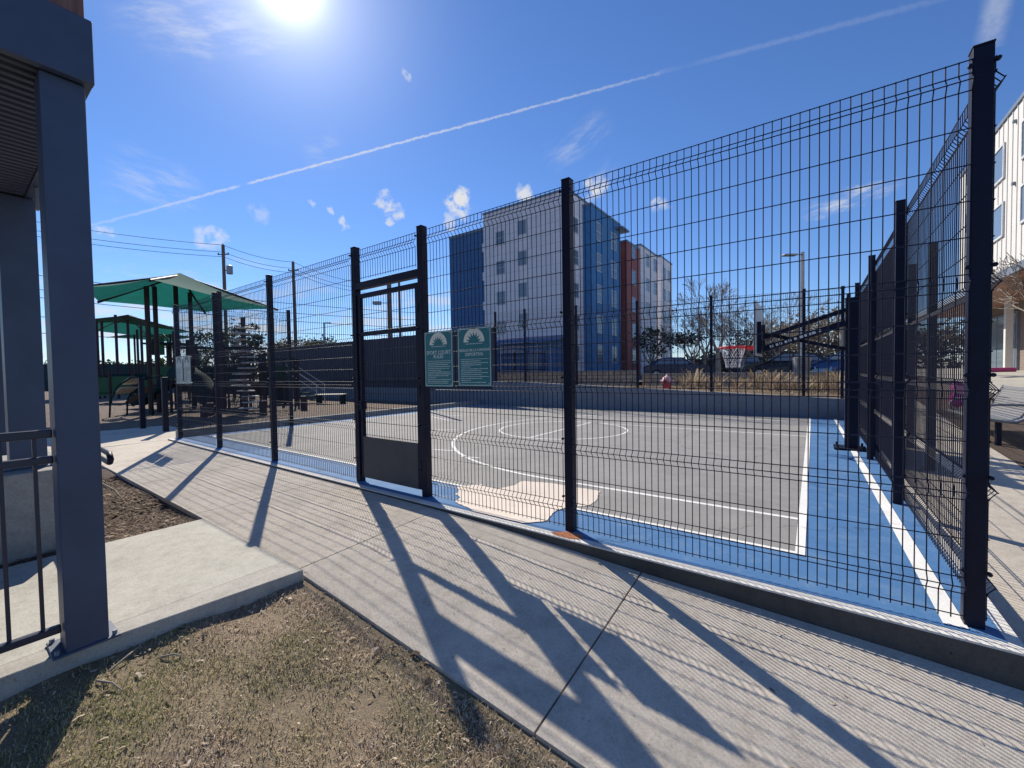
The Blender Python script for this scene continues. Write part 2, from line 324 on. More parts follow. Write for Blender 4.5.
# lawn
def lawn_z(x,y):
    d=max(0.,-1.73-y); k=min(1,d/.35); sl=.022 if x<-3.6 else .022-.007*min(1,(x+3.6)/1.6)
    return zw(x,-1.72)-.022-.012*k-sl*min(d,1.6)-.02*max(0,d-1.6)+k*(.010*math.sin(x*7.1+y*3)+.009*math.sin(y*11-x*4))
mb=MB(); sheet(mb,-4.1,6,-12,-1.722,lawn_z,110,110); struct('lawn',mb,LAWN,smooth=True)
def blades(name, n, area, zf, mat_, hmin, hmax, wmin, wmax, lay=.8, keep=None):
    x=rng.uniform(area[0],area[1],n); y=rng.uniform(area[2],area[3],n)
    if keep is not None: k=keep(x,y); x=x[k]; y=y[k]; n=len(x)
    z=np.array([zf(a,b) for a,b in zip(x,y)])
    az=rng.uniform(0,2*np.pi,n); el=np.abs(rng.normal(0,lay,n)); el=np.clip(1.35-el,.08,1.4); h=rng.uniform(hmin,hmax,n); w=rng.uniform(wmin,wmax,n)
    d=np.stack([np.cos(az)*np.cos(el),np.sin(az)*np.cos(el),np.sin(el)],1); s_=np.stack([-np.sin(az),np.cos(az),np.zeros(n)],1)
    p=np.stack([x,y,z-.004],1); q=p+d*h[:,None]*.6; t=p+d*h[:,None]; t[:,2]-=h*.18
    V=np.stack([p-s_*w[:,None],p+s_*w[:,None],q+s_*w[:,None]*.7,q-s_*w[:,None]*.7,t],1).reshape(-1,3)
    i=np.arange(n)*5
    me=bpy.data.meshes.new(name); me.vertices.add(5*n); me.vertices.foreach_set('co',V.ravel().astype(np.float32))
    lo=np.stack([i,i+1,i+2,i+3,i+3,i+2,i+4],1).ravel(); me.loops.add(len(lo)); me.loops.foreach_set('vertex_index',lo.astype(np.int32))
    st=np.stack([np.arange(n)*7,np.arange(n)*7+4],1).ravel(); me.polygons.add(2*n); me.polygons.foreach_set('loop_start',st.astype(np.int32))
    me.polygons.foreach_set('loop_total',np.tile([4,3],n).astype(np.int32)); me.materials.append(mat_); me.update(calc_edges=True); me.validate()
    o=bpy.data.objects.new(name,me); COL.objects.link(o); return o
def clumpy(x,y):
    v=np.sin(x*5.1+1.3*np.sin(y*3.7))+np.sin(y*6.3+1.7*np.sin(x*4.1+2))+.8*np.sin(x*13+y*9)+.8*np.sin(y*17-x*11)
    e=np.minimum((x+3.97)/.30,(-1.722-y)/.13+.25)+.25*np.sin(x*9)+.25*np.sin(y*12)
    return (rng.uniform(-1.6,2.2,len(x))<v+1.35)&(rng.uniform(0,1,len(x))<np.clip(e,.06,1))
gr=blades('grass',170000,(-3.97,-.6,-4.2,-1.722),lawn_z,GRASS,.012,.048,.0009,.0027,.68,clumpy)
tag(gr,'short dry straw and green grass beside the walkway','grass',kind='stuff')
gr2=blades('grass',30000,(-3.97,5,-9,-1.75),lawn_z,GRASS,.015,.045,.0014,.003,.55,lambda x,y:~((x<-.6)&(y>-4.2)))
tag(gr2,'short dry grass of the lawn behind the corner of the path','grass',kind='stuff')
def chips(name,n,area,zf,mat_,l0,l1,keep=None):
    mb=MB()
    for _ in range(n):
        x=random.uniform(*area[:2]); y=random.uniform(*area[2:])
        if keep and not keep(x,y): continue
        a=random.uniform(0,6.28); l=random.uniform(l0,l1)*(2 if random.random()<.06 else 1); w=l*random.uniform(.15,.4); t=random.uniform(-.35,.35)
        c=np.array([x,y,zf(x,y)+random.uniform(.002,.014)]); ax=np.array([math.cos(a),math.sin(a),t])*l/2; ay=np.array([-math.sin(a),math.cos(a),random.uniform(-.3,.3)])*w/2
        bow=np.array([0,0,random.uniform(.0,.25)*l])
        mb.add([c-ax-ay,c-ax+ay,c+ay*1.1+bow,c-ay*1.1+bow,c+ax+ay*.6,c+ax-ay*.6],[(0,1,2,3),(3,2,4,5)])
    return mb.build(name,mat_)
tag(chips('leaf_litter',5200,(-3.97,-1.0,-4.2,-1.76),lawn_z,LEAFLIT,.008,.034,
    lambda x,y: random.random()<max(.22,1-min(abs(x+3.95),abs(y+1.76)*1.1)/.55)),'dry leaf bits and bark scattered on the lawn along the kerb','leaf litter',kind='stuff')
tag(chips('leaf_litter',150,(-6.5,.1,-1.7,-.25),zw,LEAFLIT,.006,.022),'dry leaf bits and grit lying on the concrete walkway','leaf litter',kind='stuff')
mulch_z=lambda x,y: -.10+.02*math.sin(x*3)+.015*math.sin(y*4+x)-.0*x
tag(chips('bark_mulch',2600,(-3.97,-1.2,-4.2,-1.73),lawn_z,CHIP,.008,.035,lambda x,y: random.random()<max(0,1-min((x+3.97)/.42,(-1.73-y)/.22))),'dark bark bits in the strip of bare soil along the kerb','mulch',kind='stuff')
mb=MB(); sheet(mb,-10.54,-5.905,-7,-1.735,mulch_z,40,40); struct('mulch_bed',mb,MULCH,smooth=True)
tag(chips('bark_mulch',9000,(-9.5,-5.92,-3.2,-1.75),mulch_z,CHIP,.012,.05),'brown bark mulch in the bed beside the walkway','mulch',kind='stuff')
# playground surface, its kerb
struct('playground_ground',MB().box(-90,-16.93,-60,11.0,-.8,-.02).box(-16.92,CW-.22,.77,11.0,-.8,-.02).box(-16.92,-10.56,-60,-9.02,-.8,-.04),PLAYM)
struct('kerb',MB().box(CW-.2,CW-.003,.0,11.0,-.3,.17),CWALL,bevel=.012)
# terrain behind the far wall
def up_z(x,y):
    a=.54+.042*min(max(-x,0),11.5); t=min(1,max(0,(y-11.45)/2.)); return a*(1-t)+min(a,.62)*t
mb=MB(); sheet(mb,-60,.6,CN+.1,18.1,lambda x,y: up_z(x,y),40,24); struct('raised_ground',mb,DIRT)
mb=MB(); sheet(mb,-400,.6,18.0,900,lambda x,y: .8,4,4); struct('parking_lot',mb,mat('asphalt',(.07,.068,.066),.9,0,.15,2,.3,60))
# east side
def ez(y): return -.20+.062*min(max(y-1.,0),21.)
mb=MB(); sheet(mb,CE+.003,1.55,-.195,18.0,lambda x,y: ez(y),1,60); struct('side_path',mb,CONC)
mb=MB(); sheet(mb,1.55,3.4,-.195,18.0,lambda x,y: ez(y)-.01+.01*math.sin(x*9)*math.sin(y*5),12,90); struct('side_mulch_bed',mb,MULCH)
mb=MB(); sheet(mb,3.4,40,-.195,18.05,lambda x,y: ez(y)+.02,4,40); sheet(mb,.6,40,18.05,40,lambda x,y: ez(y)+.02,4,20); sheet(mb,.6,400,40,900,lambda x,y: 1.12,4,4); sheet(mb,40,400,-60,40,lambda x,y: .6,2,2); struct('sidewalk',mb,CONC2)

# ------------------------------------------------------------------ mesh fences
BENDS=[.23,.75,1.30,1.88,2.94]
def wire_panel(mb, a, b, out, zb=(0,0), z0=.04, z1=3.06, bends=BENDS, r=.0033, n=5, pitch=.05):
    a=np.array(a,float); b=np.array(b,float); Lh=np.linalg.norm(b-a); d=(b-a)/Lh; out=np.array(out,float)
    bends=[z for z in bends if z0+.08<z<z1-.08]
    prof=[(z0,0)]
    for z in bends: prof += [(z-.045,0),(z,.034),(z+.045,0)]
    prof.append((z1,0)); k=int(Lh/pitch)
    off=(Lh-k*pitch)/2
    for i in range(k+1):
        s=off+i*pitch; base=a+d*s; zz=zb[0]+(zb[1]-zb[0])*s/Lh
        mb.tube([(*(base+out*o),zz+z) for z,o in prof],r,n)
    hs=[(z0+.02,0),(z1-.004,0)]; ks=[z0+.02]
    for z in bends: hs += [(z-.045,.003),(z,.034),(z+.045,.003)]
    edges=[z0]+[e for z in bends for e in (z-.05,z+.05)]+[z1]
    for e0,e1 in zip(edges[0::2],edges[1::2]):
        m=max(1,round((e1-e0)/.19))
        for j in range(1,m): hs.append((e0+(e1-e0)*j/m,.003))
    for z,o in hs:
        mb.tube([(*(a+out*o),zb[0]+z),(*(b+out*o),zb[1]+z)],r*1.05,n)
def post_mb(x,y,z0,z1,w=.08,out=None,bends=BENDS):
    mb=MB(); h=w/2; mb.box(x-h,x+h,y-h,y+h,z0,z1); mb.box(x-h-.003,x+h+.003,y-h-.003,y+h+.003,z1,z1+.012)
    if out is not None:
        ox,oy=out; tx,ty=-oy,ox
        for z in bends:
            c=np.array([x+ox*(h+.002),y+oy*(h+.002),z0+z+.085])
            for s in (-1,1):
                e=c+np.array([tx,ty,0])*s*(h+.010)-np.array([ox,oy,0])*.006; mb.tube([e,e+np.array([ox,oy,0])*.022],.012,8)
    return mb
H=3.10
# near fence
nf=thing('mesh_fence','tall dark wire mesh fence along the walkway with two teal signs by its gate','fence',(-6.4,0,0))
NP=[0.,-2.49,-4.38,-5.68,-8.14,-10.5,-12.85]
for i,x in enumerate(NP):
    post_mb(x,0,0,H+.02,.085 if i in(2,3) else .08,(0,-1)).build('post',NAVY,nf,bevel=.004)
for a,b_ in ((0,1),(1,2),(3,4),(4,5),(5,6)):
    mb=MB(); wire_panel(mb,(NP[a]-.03,-.055),(NP[b_]+.03,-.055),(0,-1)); mb.build('mesh_panel',NAVY,nf)
mb=MB(); wire_panel(mb,(NP[2]-.04,-.055),(NP[3]+.04,-.055),(0,-1),(0,0),2.67,3.06); mb.build('mesh_panel',NAVY,nf)
MB().box(NP[3]+.045,NP[2]-.045,-.04,.04,2.56,2.65).build('header_bar',NAVY,nf,bevel=.004)
# gate leaf
gt=thing('fence_gate','dark gate with solid grey kick plate between two tall posts','gate',(-5.62,0,0))
gx0,gx1=NP[3]+.06,NP[2]-.06
mb=MB(); mb.box(gx0,gx0+.055,-.025,.025,.07,2.50).box(gx1-.055,gx1,-.025,.025,.07,2.50).box(gx0+.055,gx1-.055,-.025,.025,2.445,2.50)
mb.build('frame',NAVY,gt,bevel=.004)
MB().box(gx0+.055,gx1-.055,-.022,.022,1.945,2.0).build('cross_rail',NAVY,gt,bevel=.003)
MB().box(gx0+.055,gx1-.055,-.028,-.004,.07,.62).build('kick_plate',KICK,gt,bevel=.003)
mb=MB(); wire_panel(mb,(gx0+.05,.0),(gx1-.05,.0),(0,-1),(0,0),2.0,2.45,[]); wire_panel(mb,(gx0+.05,.0),(gx1-.05,.0),(0,-1),(0,0),.62,1.95,[]); mb.build('mesh_panel',NAVY,gt)
mb=MB(); mb.box(gx0+.0,gx0+.05,-.04,.04,.97,1.09).tube([(gx0+.03,-.05,1.05),(gx0+.03,-.10,1.05),(gx0+.14,-.10,1.05)],.011,8); mb.build('latch',NAVY,gt,bevel=.003)
for z in (.35,1.25,2.2): MB().tube([(gx1+.012,-.03,z-.06),(gx1+.012,-.03,z+.06)],.02,8).build('hinge',NAVY,gt)
# right fence
rf=thing('mesh_fence','tall dark wire mesh fence running back along the right side of the court','fence',(.0,5.6,0))
RP=[2.53,5.11,7.65,10.2]
for y in RP: post_mb(0,y,0,H+.02,.08,(1,0)).build('post',NAVY,rf,bevel=.004)
yy=[0.]+RP+[11.15]
for a,b_ in zip(yy[:-1],yy[1:]):
    mb=MB(); wire_panel(mb,(.05,a if a else -.015),(.05,b_-.02),(1,0)); mb.build('mesh_panel',NAVY,rf)
# far wall and the fence on it
def fz(x): return .56+.042*min(-x,11.5)
mb=MB(); xs=[.1,-2.5,-5,-7.5,-10,-12.3]
for x1,x0 in zip(xs[:-1],xs[1:]):
    mb.prism([(x0,CN+.004,-.5),(x1,CN+.004,-.5),(x1,CN+.004,fz(x1)),(x0,CN+.004,fz(x0))],(0,.25,0))
tag(mb.build('retaining_wall',FWALL,loc=(-6,CN,0)),'low grey concrete wall across the far end of the court','wall')
ff=thing('mesh_fence','dark wire mesh fence standing on the low concrete wall at the far end','fence',(-6,CN+.12,.6))
FP=[-.07,-.94,-3.38,-5.79,-8.2,-10.62,-12.2]
for x in FP: post_mb(x,CN+.12,fz(x),fz(x)+3.08,.075,(0,-1)).build('post',NAVY,ff)
for b_,a in zip(FP[:-1],FP[1:]):
    mb=MB(); wire_panel(mb,(a+.02,CN+.06),(b_-.02,CN+.06),(0,-1),(fz(a),fz(b_)),.04,3.02,BENDS,.0029,4); mb.build('mesh_panel',NAVY,ff)
# west fence stub on the kerb
wf=thing('mesh_fence','short run of tall mesh fence on the kerb at the playground end','fence',(CW+.1,1.4,.0))
for y in (2.62,): post_mb(CW+.1,y,0,3.3,.08,(-1,0)).build('post',NAVY,wf)
mb=MB(); wire_panel(mb,(CW+.05,.05),(CW+.05,2.6),(-1,0),(.1,.17)); mb.build('mesh_panel',NAVY,wf)
tag(post_mb(CW+.05,7.7,0.005,3.42,.08,(-1,0)).build('fence_post',NAVY,loc=(CW+.05,7.7,0)),'lone tall dark post on the far court edge in front of the boards','post')
# outer posts to the right
for px,py,lb in ((930,473,'dark green post outside the right fence, the nearer to the walkway'),(910,455,'dark green post outside the right fence, the farther from the walkway')):
    p=on_z(px,py,-.02); z=ez(p[1])
    tag(post_mb(p[0],p[1],z,3.06,.09).build('fence_post',DGREEN,loc=(p[0],p[1],z)),lb,'post')
# ------------------------------------------------------------------ signs
def text_mesh(body,size,bold=0.):
    cu=bpy.data.curves.new('t','FONT'); cu.body=body; cu.size=size; cu.align_x='CENTER'; cu.align_y='CENTER'; cu.offset=bold; cu.resolution_u=3
    o=bpy.data.objects.new('t',cu); COL.objects.link(o); dg=bpy.context.evaluated_depsgraph_get(); dg.update()
    me=o.evaluated_get(dg).to_mesh(); vs=[tuple(v.co) for v in me.vertices]; fs=[tuple(p.vertices) for p in me.polygons]
    bpy.data.objects.remove(o); return vs,fs
def court_sign(x0,x1,z0,z1,y,title,label,plain=False,sd=0,bg=None,fg=None):
    rs=random.Random(sd); cx=(x0+x1)/2; w=x1-x0; h=z1-z0; bg=bg or TEAL_SIGN; fg=fg or SIGNW
    t=thing('rules_sign',label,'sign',(cx,y,z0))
    MB().box(x0,x1,y-.003,y+.003,z0,z1).build('sign_plate',bg,t,bevel=.0015)
    mb=MB(); e=.008; q=.007
    for a in ((x0+e,x1-e,z0+e,z0+e+q),(x0+e,x1-e,z1-e-q,z1-e),(x0+e,x0+e+q,z0+e+q,z1-e-q),(x1-e-q,x1-e,z0+e+q,z1-e-q)): mb.box(a[0],a[1],y-.0042,y-.0030,a[2],a[3])
    mb.build('border',fg,t)
    # half-sun emblem
    mb=MB(); r=w*.31; cz=z1-h*.245
    mb.prism([(cx+r*math.cos(a),y-.0030,cz+r*math.sin(a)) for a in np.linspace(0,math.pi,25)],(0,-.0012,0))
    mb.build('emblem',CREAM if not plain else fg,t)
    star=[]
    for i in range(15):
        a=math.pi*i/14; rr=r*(.74 if i%2 else .42); star.append((cx+rr*math.cos(a),y-.0042,cz+rr*math.sin(a)))
    MB().prism([(cx-r*.55,y-.0042,cz-.004),(cx+r*.55,y-.0042,cz-.004)]+star,(0,-.0012,0)).build('sunburst',bg,t)
    mb=MB()
    zt=z1-h*.385
    for k,(ln,s) in enumerate(title):
        vs,fs=text_mesh(ln,s,.0009); mb.add([(cx+v[0],y-.0044,zt-k*h*.072+v[1]) for v in vs],fs)
    if title: mb.build('lettering',fg,t)
    mb=MB(); z=z1-h*(.54 if title else .42)
    if title:
        mb.box(x0+w*.09,x1-w*.07,y-.0042,y-.0031,z,z+.004); z-=h*.035
        xx=cx-r*.8
        while xx<cx+r*.8: l=rs.uniform(.008,.018); mb.box(xx,xx+l,y-.0042,y-.0031,cz-.022,cz-.014); xx+=l+.006
    while z>z0+h*.06:
        end=x1-w*rs.choice([.1,.12,.18,.3,.45,.62]); xx=x0+w*.10
        while xx<end:
            l=rs.uniform(.006,.026); hh=rs.choice([.0055,.0065,.0075]); mb.box(xx,min(xx+l,end+.01),y-.0042,y-.0031,z,z+hh); xx+=l+.0045
        z-=h*.033
    mb.build('small_print',fg,t)
    for zz in (z0+.03,z1-.03):
        for xx in (x0+.03,x1-.03): MB().tube([(xx,y-.008,zz),(xx,y+.03,zz)],.006,8).build('bolt',STEEL,t)
    return t
sa=on_y(424.5,332.5,-.11); sb=on_y(453.5,387,-.11); sc1=on_y(457.5,329,-.11); sd1=on_y(492,386.5,-.11)
court_sign(sa[0],sb[0],sb[2],sa[2],-.11,[('SPORT COURT',.055),('RULES',.055)],'left teal sign by the gate headed SPORT COURT RULES',sd=1)
court_sign(sc1[0],sd1[0],sd1[2],sc1[2],-.11,[('REGLAS DE LA CANCHA',.037),('DEPORTIVA',.046)],'right teal sign by the gate headed REGLAS DE LA CANCHA DEPORTIVA',sd=2)
P1=on_y(176,357,-.12); P2=on_y(191.5,384,-.12); xm=(P1[0]+P2[0])/2
PALE=mat('pale_sign_plate',(.33,.40,.41),.5); DKTXT=mat('sign_grey_text',(.03,.07,.08),.5)
court_sign(P1[0],xm-.03,P2[2],P1[2],-.125,[],'pale rules sign at the playground end of the fence, nearer the bollards',True,3,PALE,DKTXT)
court_sign(xm+.03,P2[0],P2[2],P1[2],-.125,[],'pale rules sign at the playground end of the fence, nearer the gate',True,4,PALE,DKTXT)

# ------------------------------------------------------------------ basketball hoop
hp=thing('basketball_hoop','dark basketball hoop with long arms, red rim and white net','basketball hoop',(-.17,6.0,.012))
mb=MB(); mb.box(-.27,-.07,5.9,6.1,.03,2.6).box(-.275,-.065,5.895,6.105,2.6,2.63).box(-.255,-.2,5.93,6.07,2.63,2.70); mb.build('pole',NAVY,hp,bevel=.01)
mb=MB(); mb.box(-.42,.03,5.78,6.22,.012,.035)
for sx in (-.37,-.02):
    for sy in (5.83,6.17): mb.tube([(sx,sy,.035),(sx,sy,.09)],.018,8)
mb.build('base_plate',NAVY,hp)
for s in (-1,1):
    MB().bar((-.27,6+s*.09,2.43),(-1.50,6+s*.09,2.02),.035,.06).build('arm',NAVY,hp,bevel=.004)
    MB().bar((-.27,6+s*.105,2.20),(-1.50,6+s*.105,1.80),.04,.10).build('arm',NAVY,hp,bevel=.004)
MB().bar((-.27,6,1.75),(-1.50,6,2.10),.05,.06).build('brace',NAVY,hp)
mb=MB(); x=-1.38; 
while x<-.62:
    l=random.uniform(.03,.06); z=1.80+(x+1.5)*(.40/1.23); mb.bar((x,5.872,z),(x+l,5.872,z+l*.325),.003,.045); x+=l+random.choice([.012,.02,.04])
mb.build('arm_lettering',WHITE,hp)
mb=MB(); mb.lathe((-.31,6.0,2.02),[(.03,-.22),(.05,-.18),(.05,.12),(.02,.2)],10); mb.build('adjuster',PTAN,hp)
MB().box(-1.60,-1.565,5.42,6.58,1.68,2.66).build('backboard',ACRYL,hp,bevel=.006)
mb=MB(); mb.box(-1.565,-1.50,5.6,5.66,1.72,2.3).box(-1.565,-1.50,6.34,6.40,1.72,2.3).box(-1.565,-1.5,5.66,6.34,1.72,1.82).box(-1.565,-1.5,5.66,6.34,1.98,2.12); mb.build('mounting_frame',NAVY,hp)
mb=MB(); cr=(-2.02,6.0,1.86); mb.tube([(cr[0]+.235*math.cos(a),cr[1]+.235*math.sin(a),cr[2]) for a in np.linspace(0,2*math.pi,33)],.022,8)
mb.box(-1.80,-1.60,5.93,6.07,1.80,1.875).box(-1.625,-1.602,5.87,6.13,1.75,1.92); mb.bar((-1.62,5.95,1.80),(-1.86,5.86,1.85),.02); mb.bar((-1.62,6.05,1.80),(-1.86,6.14,1.85),.02)
mb.build('rim',RIMRED,hp)
mb=MB(); N=12; lev=[(.232,0),(.20,-.1),(.165,-.2),(.135,-.3),(.125,-.4)]
for i in range(N):
    for sgn in (1,-1):
        mb.tube([(cr[0]+r*math.cos((i+sgn*k*.5)*2*math.pi/N),cr[1]+r*math.sin((i+sgn*k*.5)*2*math.pi/N),cr[2]+z) for k,(r,z) in enumerate(lev)],.0055,4)
mb.build('net',NET,hp)

# ------------------------------------------------------------------ pavilion at left
pv=thing('pavilion','dark slate pavilion with square columns and ribbed metal roof by the lawn','pavilion',(-6.5,-4.5,0))
def column(x0,x1,y0,y1,z0,z1):
    o=MB().box(x0,x1,y0,y1,z0,z1).build('column',SLATE,pv,bevel=.006)
    bp=MB().box(x0-.04,x1+.014,y0-.05,y1+.045,z0-.0,z0+.012).build('base_plate',SLATE,o,bevel=.003)
    for bx_,by_ in ((x1-.015,y0-.03),(x0-.015,y0-.03),(x1-.015,y1+.025)): MB().tube([(bx_,by_,z0+.012),(bx_,by_,z0+.034)],.011,6).build('anchor_bolt',GREYMET,o)
    return o
column(-4.135,-3.955,-2.965,-2.795,-.04,3.04)
pc=on_z(28,467,.65); column(pc[0]-.13,pc[0]+.13,pc[1]-.11,pc[1]+.11,.65,3.04)
column(-9.0,-8.82,-2.99,-2.83,-.03,3.04); column(-4.135,-3.955,-7.2,-7.0,-.04,3.04); column(-9.0,-8.8,-7.2,-7.0,-.1,3.04)
mb=MB(); mb.box(-3.952,-3.90,-8,-2.765,3.04,3.38).box(-4.16,-3.953,-8,-2.83,3.125,3.375).box(-9.2,-8.95,-8,-2.765,3.04,3.38).box(-8.95,-3.953,-2.82,-2.765,3.045,3.385).box(-8.95,-4.19,-8,-7.8,3.045,3.385)
mb.build('roof_beam',SLATE,pv,bevel=.006)
mb=MB(); x=-8.94
while x<-4.03:
    mb.prism([(x,-7.79,3.10),(x+.02,-7.79,3.055),(x+.055,-7.79,3.055),(x+.075,-7.79,3.10),(x+.075,-7.79,3.13),(x,-7.79,3.13)],(0,4.965,0)); x+=.075
mb.build('ribbed_roof_deck',DECK,pv)
MB().box(-9.15,-3.93,-8,-2.79,3.387,4.9).build('upper_cladding',WOODR,pv,bevel=.004)
MB().box(-6.02,-5.96,-2.80,-2.772,2.86,3.04).build('bracket',GREYMET,pv,bevel=.005)
gr_=thing('guard_rail','dark metal guard rail with thin balusters beside the big pavilion column','railing',(-4.03,-4.5,-.04))
for z,w in ((1.15,.045),(1.01,.04),(.085,.04)):
    MB().box(-4.055,-4.015,-6.99,-2.97,z-w/2,z+w/2).build('rail',RAIL,gr_,bevel=.006)
y=-3.035; k=0
while y>-6.95:
    MB().box(-4.043,-4.027,y-.008,y+.008,.105,1.13).build('baluster',RAIL,gr_); y-=.115; k+=1
tag(MB().box(-7.6,-6.12,-6.5,-2.62,-.3,.65).build('planter_wall',CWALL,loc=(-6.9,-4.4,-.1),bevel=.015),'low grey concrete bench wall behind the pavilion railing','wall')
a=on_z(116,457,.66); b_=on_z(98,453,.66)
hr=thing('handrail','short dark looped handrail end sticking out behind the big column','handrail',(-6.3,-2.38,-.1))
mb=MB(); mb.tube([(-7.4,-2.37,.72),(-6.5,-2.37,.72),(-6.2,-2.38,.72),(-6.11,-2.39,.705),(-6.08,-2.39,.675),(-6.11,-2.39,.645),(-6.2,-2.38,.63),(-6.5,-2.37,.63),(-7.4,-2.37,.63)],.024,10); mb.build('loop',NAVY,hr,smooth=True)
for x in (-6.75,-7.2): MB().tube([(x,-2.37,-.1),(x,-2.37,.63)],.02,8).build('leg',NAVY,hr)

# ------------------------------------------------------------------ trees and plants
TW=.011
def branchy(mb, p, d, r, L_, depth, rnd, ends, spread=.6, n=5, ratio=.74, kids=(2,3)):
    p=np.array(p,float); d=np.array(d,float); pts=[p]; rs=[r]
    r=max(r,TW)
    for i in range(3):
        d=d+np.array([rnd.gauss(0,.1),rnd.gauss(0,.1),rnd.gauss(.04,.06)]); d/=np.linalg.norm(d)
        p=p+d*L_/3; pts.append(p); rs.append(max(TW,r*(1-.12*(i+1))))
    mb.tube(pts,rs,n if r>.02 else 3,cap=False)
    if depth==0: ends.append((p,d)); return
    for k in range(rnd.randint(*kids)):
        a=rnd.uniform(0,6.28); s=spread*rnd.uniform(.6,1.2); u=np.cross(d,[.3,.2,.9]); u/=np.linalg.norm(u)+1e-9; v=np.cross(d,u)
        nd=d*math.cos(s)+(u*math.cos(a)+v*math.sin(a))*math.sin(s)
        q=pts[rnd.choice([2,3,3])]; branchy(mb,q,nd,rs[-1]*rnd.uniform(.55,.75),L_*rnd.uniform(ratio-.1,ratio+.08),depth-1,rnd,ends,spread,n,ratio,kids)
def tree(name,label,cat,loc,h,sd,depth=4,leaf=None,nl=30,ls=.25,cl=.5,bark=BARK,group=None,spread=.6,twigs=False):
    rnd=random.Random(sd); t=thing(name,label,cat,tuple(loc),group); mb=MB(); ends=[]
    base=np.array(loc,float); L0=h*.30
    mb.tube([base-np.array([0,0,.3]),base+np.array([0,0,L0*.5]),base+np.array([rnd.gauss(0,.05),rnd.gauss(0,.05),L0])],[h*.032,h*.024,h*.02],8,cap=False)
    br=MB() if leaf is None else mb
    for k in range(rnd.randint(4,5)):
        a=k*6.28/4.5+rnd.uniform(-.4,.4); s=rnd.uniform(.25,.85)
        branchy(br,base+np.array([0,0,L0*rnd.uniform(.75,1)]),(math.cos(a)*math.sin(s),math.sin(a)*math.sin(s),math.cos(s)),h*.013,h*.26,depth-1,rnd,ends,spread,5)
    mb.build('trunk',bark,t,smooth=True)
    if leaf is None: br.build('branches',bark,t)
    else:
        lm=MB()
        for p,d in ends:
            if rnd.random()<.12: continue
            cs=cl*rnd.uniform(.6,1.3)
            for _ in range(nl):
                c=p+np.array([rnd.gauss(0,cs*.5),rnd.gauss(0,cs*.5),rnd.gauss(0,cs*.38)])
                a=np.array([rnd.gauss(0,1),rnd.gauss(0,1),rnd.gauss(0,.6)]); a/=np.linalg.norm(a); b2=np.cross(a,[rnd.gauss(0,1),rnd.gauss(0,1),rnd.gauss(0,1)]); b2/=np.linalg.norm(b2)+1e-9
                s=ls*rnd.uniform(.6,1.2); lm.add([c-a*s*.5,c+b2*s*.28,c+a*s*.5,c-b2*s*.28],[(0,1,2,3)])
        lm.build('crown',leaf,t)
    return t
# left background trees
for i,(px,D,h,lf,lb) in enumerate(((232,46,7.6,FOL,'dark spreading tree behind the pod climber'),(268,52,6.4,FOL2,'dark tree beside the second utility pole'),(322,50,6.0,FOL,'small dark tree just left of the charcoal board fence'),
        (300,60,7.0,FOL2,'olive tree behind the stair of the playground'),(352,62,6.6,FOL2,'sparse brownish tree above the board fence near the gate'),(205,62,7.2,FOL,'dark tree behind the shade canopy posts'))):
    p=at(px,377,D); tree('tree',lb,'tree',(p[0],p[1],-.05),h,20+i,4,lf,(38,34,20,20,6,24)[i],.34,.8)
for i,(px,D,h) in enumerate(((62,70,5.5),(92,75,4.6),(112,80,6.0),(135,78,4.6),(158,80,5.6),(178,84,6.4))):
    p=at(px,378,D); tree('tree',['round dark tree at the left horizon between the columns','low dark tree at the left edge of the horizon','tall twiggy tree behind the farthest canopy','low shrubby tree under the second canopy','bushy tree between the second canopy posts','dark tree behind the third canopy'][i],'tree',(p[0],p[1],-.3),h,50+i,3,FOL if i%2==0 else FOL2,16,.45,.9)
# right background
p=on_y(718,372,24); tree('bare_tree','bare winter tree behind the basketball rim','tree',(p[0],p[1],.8),5.8,71,6,None,bark=BARK2,spread=.55)
for px_,Y_,h_,sd_,lb_ in ((693,27,4.6,73,'bare winter tree left of the rim beside the dark shrub'),(742,30,5.2,74,'bare winter tree just left of the backboard'),(778,34,6.,75,'bare winter tree right of the backboard'),(705,38,6.2,76,'farther bare winter tree between the apartment block and the rim')):
    p=on_y(px_,372,Y_); tree('bare_tree',lb_,'tree',(p[0],p[1],.8),h_,sd_,6,None,bark=BARK2,spread=.58)
p=on_y(752,372,40); tree('bare_tree','smaller bare tree behind the backboard','tree',(p[0],p[1],.8),6.2,72,6,None,bark=BARK2,spread=.6)
for i,(px,Y,h,lb) in enumerate(((652,30,4.2,'dark evergreen bush against the far grey apartment block'),(690,32,4.0,'dark shrubby tree right of the apartment block'),(730,46,5.6,'dark tree beyond the bare tree'),(772,46,6.0,'olive tree line clump left of the street lamp'),
        (800,42,5.2,'olive tree behind the street lamp base'),(826,40,5.6,'brownish tree behind the blue car'),(848,48,7,'tall tree behind the hoop pole'))):
    p=on_y(px,372,Y); tree('tree',lb,'tree',(p[0],p[1],.8),h,90+i,4,FOL if i<2 else BROWNL,14 if i<2 else 7,.26,.6)
tree('bare_tree','bare winter tree in front of the brick ground floor at right','tree',(5.6,18.6,ez(18.6)),4.6,131,6,None,bark=BARK2,spread=.6)
